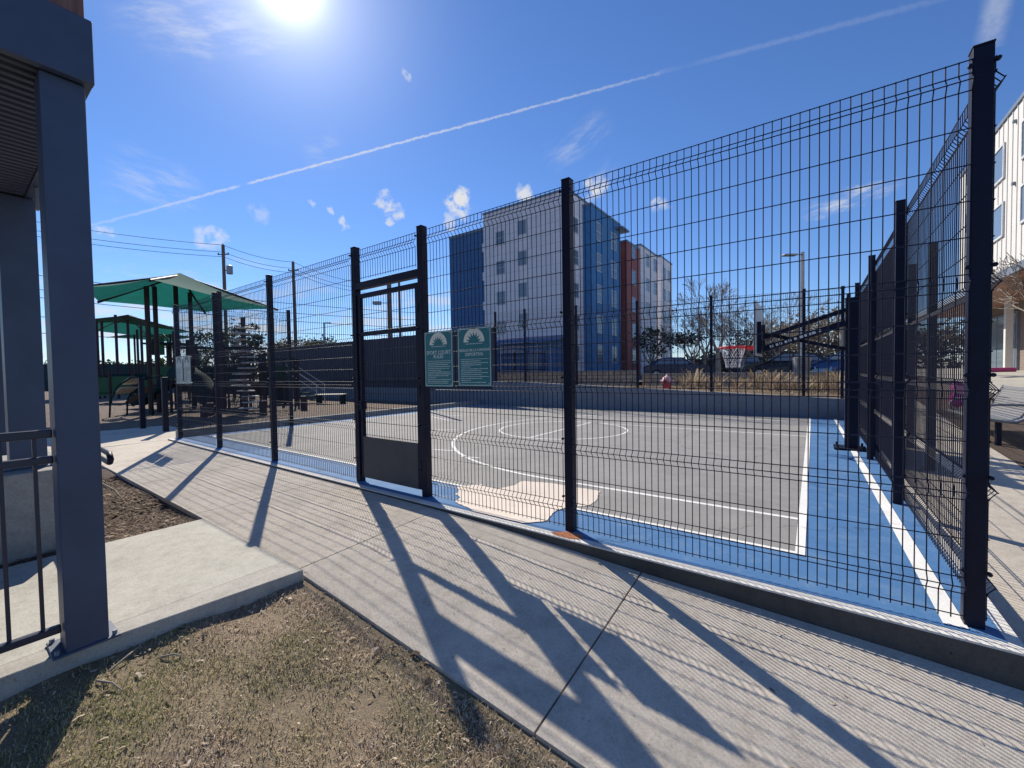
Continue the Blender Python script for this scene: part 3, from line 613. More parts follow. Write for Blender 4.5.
def tuft(loc,h,sd,label,group,mat_=STRAW,n=46,sp=.42):
    rnd=random.Random(sd); mb=MB(); x,y,z=loc
    for _ in range(n):
        a=rnd.uniform(0,6.28); r=rnd.uniform(0,.12); l=rnd.uniform(.3,sp); hh=h*rnd.uniform(.6,1.1); w=rnd.uniform(.006,.014)
        p=np.array([x+r*math.cos(a),y+r*math.sin(a),z]); m_=p+np.array([math.cos(a)*l*.35,math.sin(a)*l*.35,hh*.6]); e=p+np.array([math.cos(a)*l,math.sin(a)*l,hh])
        s_=np.array([-math.sin(a),math.cos(a),0])*w; mb.add([p-s_,p+s_,m_+s_,m_-s_,e+s_*1.6,e-s_*1.6],[(0,1,2,3),(3,2,4,5)])
    return tag(mb.build('ornamental_grass',mat_,loc=loc),label,'grass',group)
k=0
for px in list(range(684,722,9))+list(range(738,842,10)):
    Y=random.uniform(13.2,16.8); p=on_y(px+random.uniform(-2,2),385,Y); k+=1
    tuft((p[0],p[1],up_z(p[0],Y)),random.uniform(.35,.85),200+k,'dry straw clump of ornamental grass in the bed behind the far fence','dry ornamental grasses behind the far fence')
tag(blades('dry_ground_cover',9000,(-12,.4,11.6,17.1),up_z,STRAW,.05,.2,.004,.009,.7),'low dry stalks covering the bed behind the far fence','ground cover',kind='stuff')
tuft((-8.2,-2.75,-.1),.55,311,'dry yellowish plant beside the planter wall',None,FOL2,120,.4)
for i,(a,b_,lb) in enumerate((((100,482),(126,503),'pale dry stick lying in the mulch bed'),)):
    p=on_z(*a,-.08); q=on_z(*b_,-.08)
    tag(MB().tube([p,(p+q)/2+np.array([.02,.03,.015]),q],[.008,.007,.004],6).build('stick',BARK2,loc=tuple(p)),lb,'stick')
for a,b_,lb in (((110,695),(142,664),'thin pale stick on the lawn below the big column'),((162,676),(182,670),'thick dark twig on the lawn'),((98,705),(123,707),'short straight pale twig on the lawn')):
    p=on_z(*a,-.27); q=on_z(*b_,-.25); p[2]=lawn_z(*p[:2])+.012; q[2]=lawn_z(*q[:2])+.012
    tag(MB().tube([p,(p+q)/2+np.array([.01,.01,.012]),q],[.006,.005,.003],6).build('twig',BARK2,loc=tuple(p)),lb,'twig')

def woods(name,label,pts,hs,n,leaf,ls):
    mb=MB(); rnd=random.Random(len(label))
    for _ in range(n):
        t=rnd.random()*(len(pts)-1); i=int(t); f=t-i; p=np.array(pts[i])*(1-f)+np.array(pts[i+1])*f; top=(hs[i]*(1-f)+hs[i+1]*f)*(.72+.28*math.sin(t*9.1)*math.sin(t*23.7+1))
        z=p[2]+top*(1-rnd.random()**1.6)*rnd.uniform(.9,1.06); c=np.array([p[0]+rnd.gauss(0,1.6),p[1]+rnd.gauss(0,1.6),z])
        a=np.array([rnd.gauss(0,1),rnd.gauss(0,1),rnd.gauss(0,.8)]); a/=np.linalg.norm(a); b2=np.cross(a,[rnd.gauss(0,1),rnd.gauss(0,1),rnd.gauss(0,1)]); b2/=np.linalg.norm(b2)+1e-9
        q=ls*rnd.uniform(.5,1.3); mb.add([c-a*q*.5,c+b2*q*.3,c+a*q*.5,c-b2*q*.3],[(0,1,2,3)])
    return tag(mb.build(name,leaf),label,'woods',kind='stuff')
woods('distant_woods','olive brown band of trees beyond the parking lot',[tuple(on_y(px,372,60)[:2])+(1.0,) for px in (640,700,740,760,800,850,900,960)],[1.5,2.2,3.5,6,7,7,6,5],11000,BROWNL,.55)
woods('distant_woods','dark band of trees along the left horizon',[tuple(at(px,378,D)[:2])+(-.3,) for px,D in ((-40,85),(60,88),(130,92),(200,90),(270,84),(340,80),(430,76))],[6,5,6,6.5,7,7.5,7],9000,FOL,.9)
# ------------------------------------------------------------------ board fence on the far left wall
bf=thing('board_fence','tall charcoal board fence beyond the court and playground','fence',(-20,11.4,0))
mb=MB(); x=-34.
rnd=random.Random(5)
while x<-12.35:
    mb.box(x,x+.138,11.36,11.385,.72,3.45+rnd.uniform(-.008,.008)); x+=.142
mb.build('boards',WOODF,bf)
x=-34.
while x<-12.3: MB().box(x-.05,x+.05,11.39,11.49,.2,3.48).build('post',WOODF,bf); x+=2.4
mb=MB()
for z in (1.1,2.9): mb.box(-34,-12.4,11.39,11.43,z,z+.09)
mb.build('rail',WOODF,bf)
tag(MB().box(-34,-12.32,11.25,11.5,-.5,.70).build('retaining_wall',FWALL,loc=(-22,11.3,0)),'concrete footing wall under the charcoal board fence','wall')

# ------------------------------------------------------------------ buildings
def window(parent, o, u, w, h, nrm, fm=FRAME_W, mid=True, fw=.07):
    """o = lower left corner on the wall, u = horizontal unit vector, nrm = outward normal"""
    o=np.array(o,float); u=np.array(u,float); n=np.array(nrm,float); z=np.array([0,0,1.])
    mb=MB()
    def strip(a0,a1,b0,b1,d0,d1): mb.obox(o+u*(a0+a1)/2+z*(b0+b1)/2+n*(d0+d1)/2, u*(a1-a0)/2, z*(b1-b0)/2, n*(d1-d0)/2)
    strip(0,fw,0,h,-.02,.05); strip(w-fw,w,0,h,-.02,.05); strip(fw,w-fw,0,fw,-.02,.055); strip(fw,w-fw,h-fw,h,-.02,.055)
    if mid: strip(fw,w-fw,h*.5-fw/2,h*.5+fw/2,-.02,.045)
    f=mb.build('window',fm,parent)
    pm=MB(); pm.obox(o+u*w/2+z*h/2+n*.008,u*(w/2-fw*.9),z*(h/2-fw*.9),n*.004); pm.build('pane',GLASS,f)
BZ=.8; S_=np.array([0,-1.,0]); E_=np.array([1.,0,0]); ux=np.array([1.,0,0]); uy=np.array([0,1.,0])
ap=thing('apartment_building','tall five storey apartment block in grey, blue and red panels behind the court','building',(-26,45,BZ))
YF=33.; XE=-20.1
def block(name,x0,x1,y0,y1,z1,m,z0=BZ): 
    o=MB().box(x0,x1,y0,y1,z0,z1).build(name,m,ap); MB().box(x0-.06,x1+.06,y0-.06,y1+.06,z1,z1+.22).build('parapet_cap',GREYMET,o); return o
block('wall',-30.68,XE,YF,43,19.0,S_GREY)
block('blue_wall',-36.2,-30.69,YF+.3,60,17.5,S_BLUE)
bx=on_y(592,300,36.3)[0]; rx=on_y(627,300,45.)[0]; gx=on_y(641,300,50.)[0]; g2=on_y(661,300,60.)[0]
def ztop(x,y,Y): return on_y(x,y,Y)[2]
block('blue_wall',-24,bx,36.3,44.2,ztop(586,206,36.3),S_BLUE2)
block('red_wall',-24,rx,45.,49.5,ztop(614,244,45.),S_RED)
block('wall',-24,gx,50.,57,ztop(632,247,50),S_GREY); block('wall',-24,g2,60.,66,ztop(655,258,60),S_GREY)
MB().box(bx-2.5,bx+.9,42.6,44.8,17.6,17.8).build('roof_canopy',GREYMET,ap)
for zc in (16.0,12.8,9.5,6.3):
    window(ap,(-28.9,YF,zc-.7),ux,1.15,1.45,S_,FRAME_G)
    window(ap,(-26.0,YF,zc-.2),ux,1.1,1.5,S_,FRAME_G,False)
    MB().box(-31.0,-30.69,YF+.02,YF+.29,zc-1.0,zc-.1).build('balcony',S_GREY,ap)
for zc in (3.2,6.3,9.5,12.8,16.0):
    window(ap,(XE,34.1,zc-.7),uy,1.1,1.5,E_,FRAME_G)
    for y in (37.4,41.4): window(ap,(bx,y,zc-.9),uy,1.5,1.9,E_,FRAME_W)
    for y in (52,55.2): window(ap,(gx,y,zc-.9),uy,1.4,1.8,E_,FRAME_W)
    for y in (61,63.5): window(ap,(g2,y,zc-.9),uy,1.4,1.8,E_,FRAME_W)
    window(ap,(rx,46.6,zc-.9),uy,1.4,1.8,E_,FRAME_G)
mb=MB(); mb.box(-29.2,XE-.02,31.0,32.99,BZ,4.25); mb.build('ground_floor',S_NAVY,ap)
MB().prism([(-29.6,30.6,4.26),(XE+.2,30.6,4.26),(XE+.2,32.98,4.9),(-28.0,32.98,4.9)],(0,0,.15)).build('awning',S_NAVY,ap)
for x in np.arange(-28.5,-20.6,1.5): MB().box(x,x+.07,30.93,31.0,BZ,4.2).build('batten',FRAME_G,ap)
MB().box(-23.6,-22.5,30.95,31.0,BZ,3.2).build('door',GREYMET,ap)
# right apartment building
rb=thing('apartment_building','white board and batten apartment building with brick base at the right edge','building',(12,24,1.0)); XB=7.0
RZ=13.55
mb=MB(); mb.box(XB,22,9,36,4.9,RZ)
for y in np.arange(9.3,36,.62): mb.box(XB-.03,XB,y-.025,y+.025,4.9,RZ)
mb.build('siding_wall',S_WHITE,rb)
MB().box(XB-.08,22.1,8.9,36.1,RZ,RZ+.18).build('parapet_cap',GREYMET,rb)
MB().box(XB+.6,21.9,9.1,35.9,.6,4.899).build('brick_wall',BRICK,rb)
for zc in (11.6,8.7):
    for y in (11.2,15.6,20.0,24.3,28.2,32.6): window(rb,(XB-.03,y,zc-.85),uy,1.75,1.75,np.array([-1.,0,0]),FRAME_W,False,.1)
    for y in (13.9,18.3,22.7,26.9,31.0): MB().tube([(XB-.12,y,zc+1.3),(XB-.01,y,zc+1.3)],.09,8).build('wall_light',GREYMET,rb)
MB().box(4.9,XB-.001,12,36,4.62,4.90).build('canopy_fascia',GREYMET,rb)
MB().box(4.96,XB+.55,12.06,35.94,4.56,4.617).build('canopy_soffit',SOFFIT,rb)
sf=MB().box(XB+.5,XB+.6,28.3,35.0,1.0,4.1).build('storefront',GREYMET,rb)
for y in np.arange(28.4,34.9,1.3): MB().box(XB+.48,XB+.499,y+.05,y+1.22,1.1,4.0).build('pane',GLASS,sf)
for y in (19.0,26.0): MB().box(6.55,6.8,y,y+.25,ez(y)+.02,4.555).build('white_column',S_WHITE,rb,bevel=.01)
# ------------------------------------------------------------------ block walls, picket fence
def blockwall(x0,x1,y,z0,z1,label):
    w=thing('block_wall',label,'wall',((x0+x1)/2,y,z0)); MB().box(x0,x1,y,y+.3,z0-.3,z1).build('blocks',BLOCK,w); MB().box(x0-.03,x1+.03,y-.03,y+.33,z1,z1+.09).build('cap',CWALL,w); return w
blockwall(-22,-7.9,17.2,.6,1.36,'long tan block wall below the apartment block'); blockwall(-7.8,.55,17.8,.6,1.16,'lower tan block wall behind the dry grasses')
pk=thing('picket_fence','black steel picket fence on the block wall in front of the blue ground floor','fence',(-17.5,17.35,1.42))
mb=MB(); 
for x in np.arange(-21.9,-13.4,.11): mb.box(x-.008,x+.008,17.342,17.358,1.43,2.62)
mb.build('pickets',NAVY,pk)
for z in (1.55,2.5): MB().box(-21.95,-13.35,17.333,17.341,z,z+.04).build('rail',NAVY,pk)
for x in np.arange(-21.95,-13.2,2.15): MB().box(x-.03,x+.03,17.36,17.42,1.42,2.68).build('post',NAVY,pk)
# ------------------------------------------------------------------ hydrant, barricade, street lamp, utility box
hx,hy=-5.24,13.0; hz=up_z(hx,hy)
hd=thing('hydrant','squat red hydrant with a pale pink domed top by the block wall','hydrant',(hx,hy,hz))
MB().lathe((hx,hy,hz),[(.17,0),(.2,.02),(.2,.06),(.16,.08),(.155,.26),(.17,.27)],20).build('barrel',HYRED,hd,smooth=False)
MB().lathe((hx,hy,hz+.27),[(.19,0),(.2,.04),(.185,.13),(.14,.22),(.07,.28),(.03,.29),(.03,.34),(.0,.345)],20).build('bonnet',HYPINK,hd,smooth=True)
for s in (-1,1): MB().tube([(hx+s*.13,hy,hz+.33),(hx+s*.25,hy,hz+.33)],.065,12).build('side_cap',HYPINK,hd)
MB().tube([(hx,hy-.13,hz+.33),(hx,hy-.24,hz+.33)],.08,12).build('pumper_cap',HYRED,hd)
p=at(802,380,22); lp=thing('street_lamp','tall street lamp on a round concrete base right of the hoop','street lamp',(p[0],p[1],.75))
MB().lathe((p[0],p[1],.7),[(.42,0),(.42,1.25),(.40,1.28)],24).build('concrete_base',CWALL,lp)
MB().tube([(p[0],p[1],1.95),(p[0],p[1],7.5)],[.11,.085],4).build('pole',GREYMET,lp)
q=at(785,257,22); MB().bar((p[0],p[1],7.38),((p[0]+q[0])/2,(p[1]+q[1])/2,7.36),.05).build('arm',GREYMET,lp)
v=(q-np.array([p[0],p[1],q[2]])); v/=np.linalg.norm(v); c=np.array([p[0],p[1],7.35])+v*.68
MB().obox(c,v*.34,np.array([-v[1],v[0],0])*.15,(0,0,.045)).build('lamp_head',GREYMET,lp,bevel=.02)
p=at(823,382,19); bz=up_z(p[0],p[1])-.05
br=thing('barricade','small light blue folding barricade in the dry bed right of the lamp base','barricade',(p[0],p[1],bz))
for s in (-1,1):
    for t in (-1,1): MB().bar((p[0]+t*.3,p[1]+s*.25,bz),(p[0]+t*.3,p[1]+s*.03,bz+.95),.05).build('leg',LTBLUE,br)
    for z,f in ((.35,.16),(.78,.08)): MB().box(p[0]-.33,p[0]+.33,p[1]+s*f-.012,p[1]+s*f+.012,bz+z-.09,bz+z+.09).build('board',LTBLUE,br)
# ------------------------------------------------------------------ cars
def car(label,loc,rz,paint,seed=0):
    t=thing('parked_car',label,'car',(0,0,0)); W=.9
    prof=[(-2.25,.32),(-2.28,.62),(-2.2,.9),(-1.9,.98),(-1.35,1.38),(-.6,1.47),(.25,1.45),(.95,1.02),(1.9,.9),(2.2,.72),(2.26,.42),(2.15,.28)]
    vs=[];fs=[]; sl=[(-W,.84,.04),(-W*.97,1,0),(0,1.005,0),(W*.97,1,0),(W,.84,.04)]
    n=len(prof)
    for yv,k,d in sl:
        for (x,z) in prof:
            yy_=yv*(1 if z<1 else 1-.28*(z-1)/.47); vs.append((x*(1-.015*(abs(yv)>W*.98)),yy_,z))
    for i in range(len(sl)-1):
        for j in range(n): fs.append((i*n+j,i*n+(j+1)%n,(i+1)*n+(j+1)%n,(i+1)*n+j))
    fs += [tuple(range(n)),tuple(range(4*n,5*n))[::-1]]
    MB().add(vs,fs).build('body',paint,t,smooth=False,bevel=.03)
    for s in (-1,1):
        yb=s*(W*.985+.004); yt=s*(W*.76+.008)
        MB().add([(-1.5,s*(W+.004),1.02),(-.25,s*(W+.004),1.02),(-.3,yt,1.41),(-1.15,yt,1.38)],[(0,1,2,3) if s<0 else (3,2,1,0)]).build('side_window',GLASS,t)
        MB().add([(-.15,s*(W+.004),1.02),(.8,s*(W+.004),1.02),(.22,yt,1.40),(-.2,yt,1.41)],[(0,1,2,3) if s<0 else (3,2,1,0)]).build('side_window',GLASS,t)
        MB().box(2.1,2.24,s*.72-.16,s*.72+.16,.62,.76).build('headlight',HEADL,t,bevel=.02); MB().box(-2.275,-2.15,s*.7-.17,s*.7+.17,.68,.86).build('tail_light',TAILL,t,bevel=.02)
        MB().bar((.75,s*.93,1.02),(.75,s*1.08,1.06),.16,.12).build('mirror',paint,t,bevel=.02)
        for x in (-1.38,1.38):
            w=MB().tube([(x,s*.70,.33),(x,s*.925,.33)],.33,20).build('wheel',TYRE,t); MB().tube([(x,s*.926,.33),(x,s*.932,.33)],.2,14).build('rim',STEEL,w)
    MB().add([(.3,-.66,1.44),(.3,.66,1.44),(.93,.82,1.045),(.93,-.82,1.045)],[(0,3,2,1)]).build('windscreen',GLASS,t)
    MB().add([(-1.38,-.66,1.375),(-1.38,.66,1.375),(-1.86,.82,1.0),(-1.86,-.82,1.0)],[(0,1,2,3)]).build('rear_window',GLASS,t)
    t.location=loc; t.rotation_euler=(0,0,rz); return t
p=on_y(679,370,27); car('dark navy car parked left of the basketball rim',(p[0],p[1],.8),R_(10),CARNAVY)
p=on_y(786,370,25); car('graphite car parked behind the backboard arms',(p[0],p[1],.8),R_(190),CARDARK)
p=on_y(850,370,24); car('bright blue car parked beyond the street lamp base',(p[0],p[1],.8),R_(172),CARBLUE)
p=on_y(748,370,33); car('dark navy car parked behind the rim and net',(p[0],p[1],.8),R_(95),CARNAVY)

# ------------------------------------------------------------------ bench and bits on the right
b0=on_z(998,445,ez(6.6)); bx0,by0=b0[0],b0[1]; bz0=ez(by0)
bn=thing('park_bench','grey metal park bench with looped armrest on mulch right of the corner post','bench',(bx0,by0,bz0))
prof=[(-.27,.40),(-.24,.425),(-.1,.41),(.05,.385),(.17,.39),(.25,.44),(.31,.55),(.37,.70),(.43,.86),(.45,.90)]
def prof_sheet(p0,p1,m,nm):
    mb=MB(); n=len(p0)
    for i in range(n-1):
        (xa,za),(xb,zb)=p0[i],p0[i+1]; L2=math.hypot(xb-xa,zb-za); k=max(1,round(L2/.045))
        for j in range(k):
            t0=(j+.12)/k; t1=(j+.88)/k
            mb.bar((bx0+xa+(xb-xa)*t0,by0+.75,bz0+za+(zb-za)*t0),(bx0+xa+(xb-xa)*t1,by0+.75,bz0+za+(zb-za)*t1),1.7,.012,up=(0,0,1) if abs(xb-xa)>.01 else (1,0,0))
    mb.build(nm,m,bn)
prof_sheet(prof[:6],None,BENCHM,'seat'); prof_sheet(prof[5:],None,BENCHM,'backrest')
for y in (by0-.12,by0+1.62):
    MB().tube([(bx0+x,y,bz0+z) for x,z in prof],.022,8).build('side_frame',BENCHM,bn,smooth=True)
    MB().tube([(bx0-.22,y,bz0+.42),(bx0-.24,y,bz0+.56),(bx0-.18,y,bz0+.64),(bx0,y,bz0+.655),(bx0+.2,y,bz0+.655),(bx0+.34,y,bz0+.64)],.02,8).build('armrest',BENCHM,bn,smooth=True)
for y in (by0,by0+1.5): MB().tube([(bx0,y,bz0-.02),(bx0,y,bz0+.38)],.04,10).build('leg',NAVY,bn)
a=at(989,374,17.5); b_=at(1012,373,17.5); zz=ez(a[1])+.02
mb=MB(); mb.bar((a[0]-.6,a[1]-.4,zz+.09),(b_[0],b_[1],zz+.09),.35,.18); tag(mb.build('magenta_kerb_seat',MAGENTA,loc=(a[0],a[1],zz),bevel=.03),'long low magenta seat block on the sidewalk by the brick entrance','seat')
p=at(957,398,9.2); zz=ez(p[1])
mg=thing('play_figure','small magenta play figure on a stake seen through the right fence','play equipment',(p[0],p[1],zz))
MB().lathe((p[0],p[1],p[2]-.2),[(.02,0),(.13,.05),(.15,.16),(.09,.3),(.11,.42),(.1,.52),(.02,.58)],12).build('body',MAGENTA,mg,smooth=True)
MB().tube([(p[0],p[1],zz),(p[0],p[1],p[2]-.2)],.025,8).build('stake',GREYMET,mg)

# ------------------------------------------------------------------ bollards and playground
for px,py,lb in ((143,428,'short dark bollard post at the playground entrance, left of the pair'),(166,431,'short dark bollard post at the playground entrance, right of the pair')):
    p=on_z(px,py,-.02); mb=MB(); mb.box(p[0]-.06,p[0]+.06,p[1]-.06,p[1]+.06,-.03,1.42); mb.box(p[0]-.068,p[0]+.068,p[1]-.068,p[1]+.068,1.42,1.45)
    tag(mb.build('bollard',NAVY,loc=(p[0],p[1],-.03),bevel=.01),lb,'bollard')
def canopy(label,corners,apex,posts,zg=-.02):
    c=np.mean([k for k in corners],axis=0); t=thing('shade_canopy',label,'shade canopy',(c[0],c[1],zg)); mb=MB(); n=len(corners)
    A=np.array(apex); K=8
    for i in range(n):
        a=np.array(corners[i]); b=np.array(corners[(i+1)%n]); idx={}
        vs=[];fs=[]
        for r in range(K+1):
            for s in range(K+1):
                u=r/K; v=s/K; e=a*(1-v)+b*v; e=e+(c-e)*np.array([1,1,0])*.10*math.sin(math.pi*v)     # eave curves in
                p=e*(1-u)+A*u; p[2]-=.10*math.sin(math.pi*u)*(1-.3*math.sin(math.pi*v)); vs.append(p)
        for r in range(K):
            for s in range(K): fs.append((r*(K+1)+s,r*(K+1)+s+1,(r+1)*(K+1)+s+1,(r+1)*(K+1)+s))
        mb.add(vs,fs)
    mb.build('fabric',SHADE,t,smooth=True)
    for k in corners: MB().tube([np.array(k)-np.array([0,0,.05]),A-np.array([0,0,.1])],.05,8).build('rafter',PBROWN,t)
    for (x,y,zt) in posts: MB().tube([(x,y,zg),(x,y,zt)],.085,10).build('post',PBROWN,t)
    return t
def eave(px,py,H_): # point at height H_ above the eye
    d=ray(px,py); return CAM+d*(H_/d[2])
He=3.2; cs=[eave(150,279,He*1.02),eave(278,309,He),eave(205,312,He),eave(98,301,He),eave(60,288,He*.98)]
apx=at(180,273,17.3)
cc=np.mean(cs,axis=0)
def pst(px,D,zt): p=at(px,378,D); return (p[0],p[1],zt)
canopy('large teal shade canopy nearest the court',cs,apx,[pst(150,16.3,5.0),pst(158,17.5,5.4),pst(179,17.6,5.6),pst(193,18.6,5.2),pst(222,17.,4.9)])
He=3.0*1.45; cs=[eave(118,322,He),eave(192,332,He),eave(150,338,He),eave(95,331,He),eave(60,322,He)]
canopy('middle teal shade canopy with a pale top, left of the large one',cs,at(128,314.5,31),[pst(99,30,5.6),pst(104,31,5.7),pst(118,30,6),pst(130,32,6),pst(143,31,5.8),pst(139,35,5.5)])
He=3.0*1.75; cs=[eave(140,334,He),eave(196,337,He),eave(170,342,He),eave(107,337,He)]
canopy('farthest teal shade canopy, low and thin behind the middle one',cs,at(152,331,42),[pst(136,42,6),pst(160,43,6),pst(172,42,6)])
# main playset
def rot(c,a): return lambda x,y,z: (c[0]+x*math.cos(a)-y*math.sin(a), c[1]+x*math.sin(a)+y*math.cos(a), z)
c0=at(205,378,19.5); Tm=rot(c0,YAW)
ps=thing('playset','dark green and brown playset with tunnel slide under the large canopy','playset',(c0[0],c0[1],-.02))
for x,y,h in ((-2.6,0,3.6),(-1.4,0,3.6),(-2.6,1.2,3.2),(-1.4,1.2,3.2),(.9,0,2.9),(2.1,0,2.9),(.9,1.2,2.7),(2.1,1.2,2.7)):
    MB().tube([Tm(x,y,-.02),Tm(x,y,h)],.065,10).build('post',PBROWN,ps)
for x0,x1 in ((-2.6,-1.4),(.9,2.1)): MB().prism([Tm(x0,0,1.05),Tm(x1,0,1.05),Tm(x1,1.2,1.05),Tm(x0,1.2,1.05)],(0,0,.1)).build('deck',PDARK,ps)
def panel(T,x0,x1,y,z0,z1,m,parent,name='panel',th=.05): return MB().prism([T(x0,y,z0),T(x1,y,z0),T(x1,y,z1),T(x0,y,z1)],tuple(np.array(T(0,th,0))-np.array(T(0,0,0)))).build(name,m,parent)
panel(Tm,-2.5,-1.5,.0,1.2,1.95,PGREEN,ps); panel(Tm,-2.5,-1.9,.02,2.5,3.3,PGREEN,ps); panel(Tm,-1.75,-1.5,1.15,2.4,3.3,PDARK,ps); panel(Tm,1.0,2.0,.0,1.2,1.85,PDARK,ps); panel(Tm,-1.4,.9,1.1,1.2,1.9,PDARK,ps)
MB().prism([Tm(-1.4,.2,1.06),Tm(.9,.2,1.06),Tm(.9,1.0,1.06),Tm(-1.4,1.0,1.06)],(0,0,.08)).build('bridge',PBROWN,ps)
MB().tube([Tm(-1.1,-.3,1.55),Tm(-.2,-.6,1.5),Tm(.5,-.9,1.15),Tm(1.0,-1.2,.6),Tm(1.4,-1.4,.35)],[.40,.42,.42,.42,.42],16).build('tunnel_slide',PDARK,ps,smooth=True)
MB().tube([Tm(-2.3,-.1,2.5),Tm(-2.3,-.1,3.2),Tm(-2.1,-.1,3.45),Tm(-1.8,-.1,3.45),Tm(-1.6,-.1,3.2),Tm(-1.6,-.1,2.5)],.03,8).build('arch_bar',PBROWN,ps,smooth=True)
MB().prism([Tm(-2.75,-.15,3.0),Tm(-1.25,-.15,3.0),Tm(-1.25,1.35,3.0),Tm(-2.75,1.35,3.0)],(0,0,.08)).build('roof',PDARK,ps)
MB().prism([Tm(.75,-.15,2.75),Tm(2.25,-.15,2.75),Tm(2.25,1.35,2.75),Tm(.75,1.35,2.75)],(0,0,.08)).build('roof',PDARK,ps)
for k in range(10): MB().tube([Tm(-1.35+.24*k,.2,1.1),Tm(-1.35+.24*k,.2,1.9)],.014,6).build('baluster',PDARK,ps)
MB().bar(Tm(-1.4,.2,1.92),Tm(.9,.2,1.92),.05).build('handrail',PBROWN,ps)
MB().prism([Tm(-3.9,.1,.25),Tm(-3.9,.9,.25),Tm(-2.65,.9,1.12),Tm(-2.65,.1,1.12)],(0,0,.06)).build('ramp',PBROWN,ps)
STEPW=mat('pale_step',(.72,.70,.66),.35,0,.1,5)
# pod climber
c1=at(245,378,16.5); pcb=thing('pod_climber','spine shaped pod climber with pale stepping discs, left of the west fence','climber',(c1[0],c1[1],-.02))
MB().tube([(c1[0],c1[1],-.02),(c1[0],c1[1],3.75)],.085,10).build('pole',PBROWN,pcb)
for k in range(15):
    a=k*.9; z=.15+k*.225; x=c1[0]+.2*math.cos(a); y=c1[1]+.2*math.sin(a)
    MB().lathe((x,y,z),[(.12,0),(.30,.01),(.34,.03),(.30,.055),(.08,.06)],14).build('step',STEPW,pcb)
# stair tower right of it
c2=at(292,378,21.); T2=rot(c2,YAW)
st=thing('playset','dark green climbing tower with stair and pale handrails by the board fence','playset',(c2[0],c2[1],-.02))
for x,y,h in ((-1.6,0,2.5),(-.4,0,2.3),(-1.6,1.2,2.7),(-.4,1.2,2.2)): MB().tube([T2(x,y,-.02),T2(x,y,h)],.06,10).build('post',PBROWN,st)
MB().prism([T2(-1.6,0,1.0),T2(-.4,0,1.0),T2(-.4,1.2,1.0),T2(-1.6,1.2,1.0)],(0,0,.1)).build('deck',PDARK,st)
panel(T2,-1.55,-.45,1.15,1.15,2.0,PGREEN,st); panel(T2,-1.55,-.9,0,1.15,1.9,PDARK,st); panel(T2,-1.5,-.5,.6,.0,.95,PDARK,st)
for k in range(5): MB().prism([T2(-.35+.28*k,.2,.85-.18*k),T2(-.05+.28*k,.2,.85-.18*k),T2(-.05+.28*k,1.0,.85-.18*k),T2(-.35+.28*k,1.0,.85-.18*k)],(0,0,.06)).build('step',PDARK,st)
for y in (.15,1.05):
    for dz in (.0,-.35): MB().tube([T2(-.4,y,2.0+dz),T2(1.15,y,.95+dz)],.02,8).build('handrail',STEEL,st)
    MB().tube([T2(1.15,y,-.02),T2(1.15,y,.97)],.02,8).build('handrail_post',STEEL,st)
mb=MB(); mb.prism([T2(1.2,-.2,.42),T2(2.6,-.2,.42),T2(2.6,.4,.42),T2(1.2,.4,.42)],(0,0,.05)); 
pb=thing('play_bench','low dark platform beside the stair tower','platform',tuple(T2(1.9,.1,-.02))); mb.build('top',PTAN,pb)
for x in (1.3,2.5): MB().prism([T2(x-.05,-.15,-.02),T2(x+.05,-.15,-.02),T2(x+.05,.35,-.02),T2(x-.05,.35,-.02)],(0,0,.43)).build('leg',PDARK,pb)
# left group of play pieces
c3=at(122,378,24.); T3=rot(c3,YAW)
pg=thing('playset','green panelled toddler playset under the middle canopy','playset',(c3[0],c3[1],-.02))
for x,y,h in ((-1.9,0,1.9),(-.7,0,1.9),(.6,0,1.9),(1.6,.3,1.7),(-1.9,1.2,1.9),(.6,1.2,1.9)): MB().tube([T3(x,y,-.02),T3(x,y,h)],.06,8).build('post',PBROWN,pg)
panel(T3,-1.8,-.8,0,.45,1.5,PGREEN,pg); panel(T3,-.6,.5,0,.5,1.55,PGREEN,pg); panel(T3,.7,1.6,.2,.5,1.3,PGREEN,pg); panel(T3,-1.8,.5,1.15,.6,1.7,PDARK,pg)
MB().prism([T3(-1.9,0,.55),T3(.6,0,.55),T3(.6,1.2,.55),T3(-1.9,1.2,.55)],(0,0,.08)).build('deck',PDARK,pg)
c4=at(120,378,15.5); T4=rot(c4,YAW)
ac=thing('arch_climber','curved dark ladder climber with two pale steps near the walkway end','climber',(c4[0],c4[1],-.02))
for y in (0,.7): MB().tube([T4(-.45,y,-.02),T4(-.4,y,.6),T4(-.1,y,1.15),T4(.4,y,1.45),T4(1.0,y,1.5)],.03,8).build('side_rail',PDARK,ac,smooth=True)
MB().tube([T4(.85,.35,-.02),T4(.9,.35,.8),T4(1.25,.35,1.5)],.03,8).build('support',PDARK,ac,smooth=True)
for x,z in ((-.28,.85),(.0,1.2)): MB().prism([T4(x,0,z),T4(x+.3,0,z+.22),T4(x+.3,.7,z+.22),T4(x,.7,z)],(0,0,.04)).build('step',PTAN,ac)
for i,(px,D,w,h,m_) in enumerate(((172,25,.9,1.6,PBLUE),(104,33,2.2,1.4,PDARK),(140,36,2.6,1.3,PGREEN))):
    p=at(px,378,D); T5=rot(p,YAW); k=thing('activity_board',['blue play panel with brown posts under the canopies','dark green long play wall at the left of the playground','green long play wall behind the toddler playset'][i],'play equipment',(p[0],p[1],-.02))
    panel(T5,-w/2,w/2,0,.5,h+.3,m_,k)
    for s in (-1,1): MB().tube([T5(s*w/2,.02,-.02),T5(s*w/2,.02,h+.5)],.06,8).build('post',PBROWN,k)
